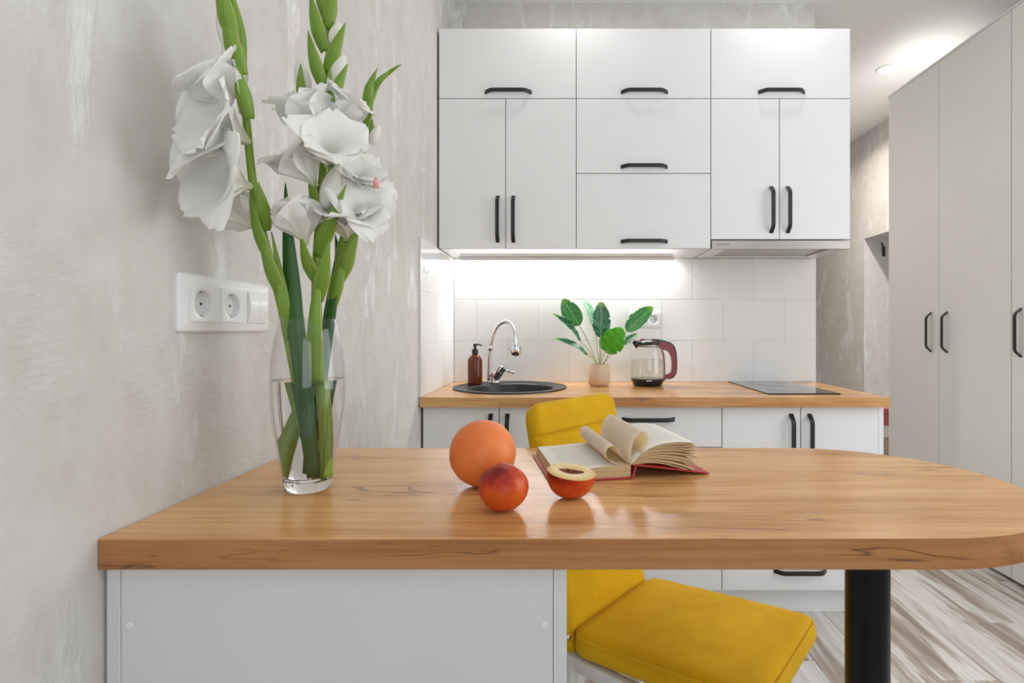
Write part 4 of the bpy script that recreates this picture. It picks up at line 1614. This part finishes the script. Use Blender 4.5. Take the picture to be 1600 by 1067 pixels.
# ================================================================== BOOK
an = math.radians(11.5)
eu = Vector((math.cos(an), math.sin(an), 0))
ev = Vector((-math.sin(an), math.cos(an), 0))
B0 = Vector((0.111, 0.892, TT))
t = thing('open_book', 'open red-covered book with two middle pages curled into a heart', 'book', B0 + ev * 0.095)
BLEN = 0.190


def bk(u, v, z):
    return B0 + eu * u + ev * v + Z * z


def slab(u0, z0, u1, z1, th, v0=0.0, v1=BLEN, nm='cover', mat='redcover'):
    d = Vector((u1 - u0, z1 - z0))
    d.normalize()
    nx, nz2 = -d.y * th, d.x * th
    poly_ = [bk(u0, v0, z0), bk(u1, v0, z1), bk(u1 + nx, v0, z1 + nz2), bk(u0 + nx, v0, z0 + nz2)]
    bm = add_prism(bmesh.new(), poly_, ev * (v1 - v0))
    bmesh.ops.bevel(bm, geom=bm.edges[:], offset=0.0007, segments=2, profile=0.5, affect='EDGES')
    return obj(nm, bm, M[mat], t, False)


slab(-0.137, 0.0006, -0.001, 0.0006, 0.0026, -0.003, BLEN + 0.003, 'front_cover')
slab(0.0100, 0.0215, 0.1400, 0.0012, 0.0026, -0.003, BLEN + 0.003, 'back_cover')
# spine, bent between the covers
spn = sm2([(-0.001, 0.0012), (0.003, 0.0006), (0.0065, 0.006), (0.0080, 0.014), (0.0105, 0.0225)], 5)
spi = sm2([(-0.001, 0.0036), (0.0016, 0.0040), (0.0036, 0.008), (0.0052, 0.0155), (0.0085, 0.0250)], 5)
bm = bmesh.new()
poly_ = [bk(a, -0.003, b) for a, b in spn] + [bk(a, -0.003, b) for a, b in reversed(spi)]
add_prism(bm, poly_, ev * (BLEN + 0.006))
bmesh.ops.triangulate(bm, faces=[f for f in bm.faces if len(f.verts) > 4])
obj('spine', bm, M['redcover'], t, True, angle=0.6)

# left page block
topc_ = sm2([(0.0005, 0.0226), (-0.020, 0.0238), (-0.045, 0.0222), (-0.085, 0.0196), (-0.127, 0.0182)], 6)
bm = bmesh.new()
poly_ = [bk(a, 0, b - 0.0003) for a, b in topc_] + [bk(-0.1305, 0, 0.0034), bk(0.0005, 0, 0.0034)]
add_prism(bm, poly_, ev * BLEN)
bmesh.ops.triangulate(bm, faces=[f for f in bm.faces if len(f.verts) > 4])
obj('page_block', bm, M['pageedge'], t)


def sheet(profile, nm='page', v0=0.0, v1=BLEN, mat='page', lift=0.0, flip=False):
    n_ = len(profile) - 1

    def fn(u, v):
        a, b = profile[min(n_, int(round(u * n_)))]
        return bk(a, v0 + (v1 - v0) * v, b + lift)
    bm = add_grid(bmesh.new(), fn, n_, 6)
    return obj(nm, bm, M[mat], t, True)


sheet(topc_)
# curled sheets: the heart
lp = sm2([(0.0, 0.0226), (-0.0134, 0.0374), (-0.0218, 0.0505), (-0.030, 0.0562), (-0.0380, 0.0535), (-0.0425, 0.0445), (-0.0388, 0.0345), (-0.030, 0.0275), (-0.012, 0.0238), (-0.0005, 0.0230)], 7)
rp = sm2([(0.0005, 0.0226), (0.0010, 0.045), (0.0063, 0.0640), (0.0176, 0.0765), (0.0260, 0.0765), (0.0317, 0.0674), (0.0290, 0.0560), (0.0200, 0.0420), (0.0100, 0.0320), (0.0015, 0.0230)], 7)
sheet(lp, 'curled_page', mat='curl')
sheet(rp, 'curled_page', mat='curl')
# right hand pages fanning out above the back cover
rr_ = random.Random(3)
NS = 15
for k in range(NS):
    f_ = k / (NS - 1)
    jit = rr_.uniform(-0.0025, 0.0025)
    e = 0.117 + rr_.uniform(-0.003, 0.004) - 0.006 * (f_ > 0.9)
    zt_ = 0.0048 + f_ ** 1.05 * 0.0500 + (jit if 0 < k < NS - 1 else 0)
    prof = sm2([(0.002 + 0.0045 * (1 - f_), 0.0229 + 0.0012 * f_), (0.0226, 0.0262 + f_ * 0.0166 + jit * 0.2), (0.051, 0.0250 + f_ * 0.0285 + jit * 0.5), (0.085, 0.0165 + f_ * 0.0395 + jit * 0.8), (e, zt_)], 6)
    o = sheet(prof, 'page', rr_.uniform(0, 0.0008), BLEN - rr_.uniform(0, 0.0008), 'page' if k == NS - 1 else 'pageedge')
    so = o.modifiers.new('bundle', 'SOLIDIFY')
    so.thickness = 0.0002 if k == NS - 1 else 0.0016
    so.offset = -1

# ================================================================== VASE AND FLOWERS
vx, vy = -0.3995, 0.838
t = thing('glass_vase', 'tall clear glass vase of water holding the white gladioli', 'vase', (vx, vy, TT))
outer = [(0.0300, 0.0), (0.0322, 0.002), (0.0345, 0.012), (0.0400, 0.040), (0.0465, 0.080), (0.0518, 0.120), (0.0542, 0.155), (0.0540, 0.180), (0.0510, 0.215), (0.0455, 0.245), (0.0398, 0.264)]
op = [(p.x, p.y) for p in catmull([(a, b, 0) for a, b in outer[2:]], 5)]
op = outer[:2] + op
TH_ = 0.0022
FOOT = 0.0215
wall_o = [(r, z) for r, z in op if z >= FOOT - 0.004]
inner = [(max(r - TH_, 0.001), z) for r, z in wall_o][::-1]
prof = wall_o + [(op[-1][0] - TH_ / 2, op[-1][1] + 0.0008)] + inner
obj('glass_wall', lathe(prof, 72, (vx, vy, TT), False, False), M['vglass'], t, True, angle=0.9)
foot_o = [(r, z) for r, z in op if z < FOOT - 0.004]
fr_ = foot_o[-1][0]
obj('glass_foot', lathe([(0.002, 0.0008), (0.022, 0.0006), (0.027, 0.0)] + foot_o + [(fr_ + 0.0006, FOOT - 0.0045), (fr_ - 0.003, FOOT - 0.001), (0.020, FOOT - 0.002), (0.002, FOOT - 0.0022)], 72, (vx, vy, TT), True, True), M['glass'], t, True, angle=0.7)
WL = 0.1705
wp = [(r - TH_ - 0.0001, z) for r, z in op if FOOT < z < WL - 0.003]
wr = wp[-1][0]
wprof = [(0.002, FOOT - 0.0005), (wp[0][0] - 0.004, FOOT), ] + wp + [(wr + 0.0002, WL), (wr - 0.004, WL - 0.0006), (0.002, WL - 0.0008)]
obj('water', lathe(wprof, 72, (vx, vy, TT), True, True), M['water'], t, True, angle=0.8)


def petal_mesh(L, W, open_, curl, ruffle, seed, base_r=0.004, twist=0.0):
    """petal in local coords: axis +Z, radial +X"""
    rr = random.Random(seed)
    ph = [rr.uniform(0, 6.28) for _ in range(4)]

    def fn(u, v):
        s = (u - 0.5) * 2
        r = base_r + L * (open_ * v ** 1.9 + curl * max(0, v - 0.55) ** 1.5)
        a = L * (v * (1 - 0.10 * v) - curl * 0.9 * max(0, v - 0.6) ** 1.7 - open_ * 0.35 * v ** 2.2)
        if v < 0.58:
            q = v / 0.58
            w = W / 2 * (0.14 + 0.86 * q * q * (3 - 2 * q))
        else:
            w = W / 2 * max(0.0, 1 - ((v - 0.58) / 0.435) ** 2.8) ** 0.62
        # cup the petal around the throat
        cup = (1 - 0.55 * v)
        y = s * w * (1 - 0.12 * cup * s * s)
        x = r - cup * w * 0.62 * s * s
        e = ruffle * L * abs(s) ** 1.6 * v ** 1.2
        x += e * math.sin(9.5 * v + ph[0] + 1.5 * s) + 0.35 * e * math.sin(21 * v + ph[1])
        a += 0.8 * e * math.sin(8.0 * v + ph[2] - s)
        x += ruffle * L * 0.35 * v ** 4 * math.sin(5 * s + ph[3])
        a += ruffle * L * 0.30 * v ** 5 * math.sin(7 * s + ph[1])
        y += twist * L * v * v
        return Vector((x, y, a))
    bm = add_grid(bmesh.new(), fn, 16, 24)
    return bm


def blossom(parent, base, axis, size, open_=0.55, seed=0, spin=None, n=6, width=0.62, curl=0.25, ruffle=0.07):
    axis = Vector(axis).normalized()
    q = axis.to_track_quat('Z', 'Y').to_matrix().to_4x4()
    rr = random.Random(seed * 13 + 5)
    spin = rr.uniform(0, 1) if spin is None else spin
    Mx = Matrix.Translation(Vector(base)) @ q
    bm = bmesh.new()
    add_lathe(bm, [(0.0022, -0.002), (0.0035, size * 0.08), (0.0052, size * 0.22)], 14, (0, 0, 0), True, False)
    uvl = bm.loops.layers.uv.verify()
    for f in bm.faces:
        for l in f.loops:
            l[uvl].uv = (0.5, max(0.0, l.vert.co.z / size))
    for v in bm.verts:
        v.co = Mx @ v.co
    th = obj('blossom', bm, M['petal'], parent, True)
    for k in range(n):
        inner_ = k % 2
        oo = open_ * rr.uniform(0.85, 1.15) * (1.0 if not inner_ else 0.78)
        bm = petal_mesh(size * rr.uniform(0.93, 1.06) * (1.0 if not inner_ else 0.96), size * width * rr.uniform(0.92, 1.1), oo, curl * rr.uniform(0.5, 1.5), ruffle * rr.uniform(0.7, 1.3), seed * 31 + k, 0.0035 + 0.0012 * (1 - inner_), rr.uniform(-0.06, 0.06))
        rot = Matrix.Rotation(spin + 2 * PI * k / n + rr.uniform(-0.12, 0.12), 4, 'Z')
        for v in bm.verts:
            v.co = Mx @ (rot @ v.co)
        obj('petal', bm, M['petal'], th, True)
    return th


def bract(parent, base, tip, width, nrm=(0, -1, 0), fold=0.55, bow=0.06, mat='bract', nm='bract', full=0.35):
    base, tip = Vector(base), Vector(tip)
    ax = tip - base
    L = ax.length
    ax.normalize()
    nrm = Vector(nrm)
    nrm = (nrm - ax * nrm.dot(ax)).normalized()
    sd = ax.cross(nrm)

    def fn(u, v):
        s = (u - 0.5) * 2
        w = 0.86 * width / 2 * ((0.62 + 0.38 * math.sin(PI / 2 * min(1, v / full))) if v < full else max(0.015, 1 - ((v - full) / (1 - full)) ** 1.25))
        return base + ax * (L * v) + sd * (s * w) + nrm * (w * fold * (1 - s * s) + bow * L * math.sin(PI * v))
    bm = add_grid(bmesh.new(), fn, 8, 20)
    o = obj(nm, bm, M[mat], parent, True)
    so = o.modifiers.new('thickness', 'SOLIDIFY')
    so.thickness = 0.0009
    return o


def bud(parent, base, tip, r):
    base, tip = Vector(base), Vector(tip)
    pts = [base + (tip - base) * (i / 9) for i in range(10)]
    rad = [r * max(0.12, math.sin(PI * (0.12 + 0.80 * (i / 9) ** 0.9)) ** 0.8) for i in range(10)]
    bm = tube(pts, rad, 14)
    uvl = bm.loops.layers.uv.verify()
    for f in bm.faces:
        for l in f.loops:
            l[uvl].uv = (0.5, 0.3)
    return obj('bud', bm, M['petal'], parent, True)


def blade(parent, pts, width, nrm, mat='blade'):
    cp = catmull([at(*p) for p in pts], 8)
    n_ = len(cp) - 1
    nrm = Vector(nrm).normalized()

    def fn(u, v):
        s = (u - 0.5) * 2
        i = min(n_, int(round(v * n_)))
        ax = (cp[min(i + 1, n_)] - cp[max(i - 1, 0)]).normalized()
        nn = (nrm - ax * nrm.dot(ax)).normalized()
        sd = ax.cross(nn)
        w = width / 2 * min(1, 0.6 + v * 1.5) * (1 if v < 0.55 else max(0.015, 1 - ((v - 0.55) / 0.45) ** 1.7))
        return cp[i] + sd * (s * w) + nn * (-0.25 * w * abs(s))
    bm = add_grid(bmesh.new(), fn, 6, n_)
    o = obj('leaf_blade', bm, M[mat], parent, True)
    so = o.modifiers.new('thickness', 'SOLIDIFY')
    so.thickness = 0.0008
    return o


def stem(parent, pts, r0, r1):
    cp = catmull([at(*p) for p in pts], 8)
    n_ = len(cp)
    bm = tube(cp, [r0 + (r1 - r0) * (i / (n_ - 1)) for i in range(n_)], 16)
    uvl = bm.loops.layers.uv.verify()
    for f in bm.faces:
        for l in f.loops:
            l[uvl].uv = ((l.vert.co.x * 20) % 1, l.vert.co.z)
    return obj('stem', bm, M['stem'], parent, True)


def scr(dx, up_, tow):
    """direction from right / up / towards-the-camera amounts"""
    return Vector((dx, -tow, up_)).normalized()


gg = 'white gladioli in the vase'
# --- left stem, leaning towards the camera
L_ = thing('gladiolus', 'white gladiolus leaning left over the wall sockets', 'flower', at(497, 748, 0.845), gg)
stem(L_, [(497, 746, 0.845), (480, 670, 0.845), (465, 600, 0.842), (441, 480, 0.822), (419, 400, 0.80), (402, 330, 0.785), (392, 260, 0.765), (384, 180, 0.74), (372, 100, 0.725), (358, 40, 0.715), (345, -20, 0.71)], 0.0088, 0.0032)
blossom(L_, at(392, 292, 0.768), scr(-0.46, 0.04, 0.88), 0.096, 0.74, 1, 0.75, width=1.0, curl=0.24)
blossom(L_, at(389, 222, 0.752), scr(-0.48, 0.22, 0.84), 0.104, 0.66, 2, 0.15, width=1.0, curl=0.22)
blossom(L_, at(384, 178, 0.742), scr(-0.46, 0.70, 0.50), 0.094, 0.44, 3, 0.9, width=0.98)
blossom(L_, at(408, 358, 0.788), scr(-0.70, 0.50, 0.10), 0.080, 0.36, 4, 0.2, width=0.90)
bud(L_, at(368, 120, 0.722), at(351, 68, 0.71), 0.0095)
bud(L_, at(357, 78, 0.712), at(342, 18, 0.705), 0.0085)
bract(L_, at(390, 186, 0.735), at(363, 86, 0.71), 0.021, (0.5, -0.8, 0))
bract(L_, at(379, 118, 0.722), at(346, 10, 0.700), 0.024, (0.3, -0.9, 0))
bract(L_, at(366, 70, 0.712), at(336, -50, 0.695), 0.024, (0.4, -0.9, 0))
bract(L_, at(380, 100, 0.735), at(352, -40, 0.72), 0.020, (0.9, -0.4, 0))
bract(L_, at(424, 412, 0.800), at(391, 298, 0.768), 0.025, (-0.3, -0.95, 0), 0.34)
bract(L_, at(414, 360, 0.790), at(404, 285, 0.765), 0.026, (0.5, -0.85, 0), 0.4)
bract(L_, at(445, 470, 0.818), at(404, 345, 0.780), 0.026, (-0.1, -1, 0), 0.5)
bract(L_, at(452, 530, 0.825), at(424, 362, 0.80), 0.018, (0.6, -0.8, 0), 0.3)

# --- middle stem
M_ = thing('gladiolus', 'tall upright white gladiolus in the middle of the vase', 'flower', at(508, 748, 0.83), gg)
stem(M_, [(510, 744, 0.832), (505, 670, 0.834), (499, 598, 0.836), (495, 500, 0.836), (495, 420, 0.834), (500, 330, 0.83), (506, 240, 0.825), (511, 150, 0.815), (513, 70, 0.81), (511, -30, 0.805)], 0.0102, 0.0030)
blossom(M_, at(505, 222, 0.812), scr(-0.32, 0.86, 0.38), 0.094, 0.42, 11, 0.3, width=0.95)
blossom(M_, at(513, 205, 0.826), scr(0.50, 0.84, 0.05), 0.088, 0.38, 12, 0.8, width=0.92)
blossom(M_, at(494, 292, 0.806), scr(-0.42, 0.78, 0.46), 0.094, 0.44, 13, 0.1, width=0.95, curl=0.30)
blossom(M_, at(513, 262, 0.808), scr(0.40, 0.55, 0.68), 0.092, 0.55, 14, 0.6, width=0.95)
blossom(M_, at(478, 382, 0.806), scr(-0.16, 0.95, 0.25), 0.084, 0.26, 15, 0.4, width=0.92, curl=0.12)
bud(M_, at(508, 325, 0.812), at(530, 258, 0.800), 0.0150)
bud(M_, at(478, 150, 0.815), at(468, 95, 0.815), 0.0115)
bud(M_, at(520, 135, 0.812), at(537, 86, 0.808), 0.0115)
bud(M_, at(518, 70, 0.806), at(530, 36, 0.804), 0.0085)
for bpx, tpx, w, nr in (((507, 138), (482, 48), 0.026, (-0.3, -1, 0)), ((509, 82), (485, -12), 0.026, (-0.2, -1, 0)), ((512, 45), (523, -35), 0.022, (0.4, -0.9, 0)),
                        ((511, 112), (540, 36), 0.021, (0.4, -0.9, 0)), ((514, 165), (543, 100), 0.019, (0.5, -0.9, 0)), ((513, 162), (516, 105), 0.014, (0, -1, 0)),
                        ((472, 160), (470, 100), 0.015, (0.2, -1, 0)), ((511, 30), (498, -60), 0.024, (0, -1, 0))):
    bract(M_, at(*bpx, 0.806), at(*tpx, 0.798), w, nr)
for bpx, tpx, w, nr in (((500, 340), (486, 245), 0.026, (-0.4, -1, 0)), ((500, 330), (520, 250), 0.024, (0.5, -0.9, 0)), ((496, 400), (541, 288), 0.030, (0.4, -1, 0)),
                        ((494, 440), (470, 365), 0.030, (-0.2, -1, 0)), ((497, 470), (515, 372), 0.030, (0.5, -1, 0)), ((497, 300), (478, 225), 0.02, (-0.6, -0.9, 0))):
    bract(M_, at(*bpx, 0.822), at(*tpx, 0.797), w * 0.84, nr, 0.34)
bract(M_, at(494, 600, 0.826), at(500, 400, 0.818), 0.026, (0.1, -1, 0), 0.5)

# --- right stem
R_ = thing('gladiolus', 'white gladiolus bending right with a thin green tip', 'flower', at(450, 748, 0.835), gg)
stem(R_, [(451, 745, 0.836), (461, 690, 0.846), (473, 640, 0.855), (497, 560, 0.864), (520, 470, 0.868), (540, 390, 0.868), (556, 310, 0.866), (566, 240, 0.862), (574, 185, 0.86), (590, 135, 0.858), (610, 112, 0.856), (624, 102, 0.855)], 0.0090, 0.0016)
blossom(R_, at(543, 375, 0.850), scr(0.10, 0.80, 0.55), 0.086, 0.46, 21, 0.2, width=0.95)
blossom(R_, at(556, 345, 0.852), scr(0.55, 0.35, 0.72), 0.078, 0.60, 22, 0.6, width=0.95)
blossom(R_, at(560, 300, 0.850), scr(0.45, 0.62, 0.62), 0.070, 0.48, 23, 0.9, width=0.92)
bud(R_, at(580, 225, 0.855), at(592, 196, 0.85), 0.008)
for bpx, tpx, w in (((571, 196), (584, 143), 0.018), ((570, 158), (590, 106), 0.016), ((583, 138), (612, 108), 0.012), ((600, 120), (629, 100), 0.008), ((580, 210), (582, 186), 0.010)):
    bract(R_, at(*bpx, 0.852), at(*tpx, 0.848), w, (0.1, -1, 0), 0.5)
bract(R_, at(528, 440, 0.858), at(562, 350, 0.845), 0.030, (0.4, -1, 0), 0.34)
bract(R_, at(536, 430, 0.858), at(535, 362, 0.848), 0.026, (-0.2, -1, 0), 0.4)
bract(R_, at(519, 480, 0.860), at(543, 380, 0.852), 0.024, (0.2, -1, 0), 0.5)
ps = at(588, 293, 0.805)
obj('pink_fleck', lathe([(0.0045, 0.0), (0.005, 0.008), (0.002, 0.015)], 10, ps), M['pinkspot'], R_, True)

blade(L_, [(488, 742, 0.828), (478, 640, 0.824), (468, 560, 0.818), (460, 500, 0.815), (454, 430, 0.812), (449, 360, 0.81), (446, 285, 0.81)], 0.026, (0.1, -1, 0))
blade(L_, [(488, 735, 0.842), (470, 600, 0.838), (450, 500, 0.835), (436, 420, 0.83), (424, 362, 0.825)], 0.010, (-0.2, -1, 0))
blade(R_, [(480, 735, 0.842), (486, 660, 0.846), (498, 600, 0.850), (511, 500, 0.852), (522, 440, 0.852), (527, 400, 0.852), (524, 366, 0.852)], 0.020, (-0.3, -1, 0))
blade(R_, [(492, 735, 0.85), (497, 660, 0.856), (505, 590, 0.862), (521, 470, 0.866), (529, 420, 0.866), (531, 380, 0.866)], 0.013, (0.2, -1, 0))
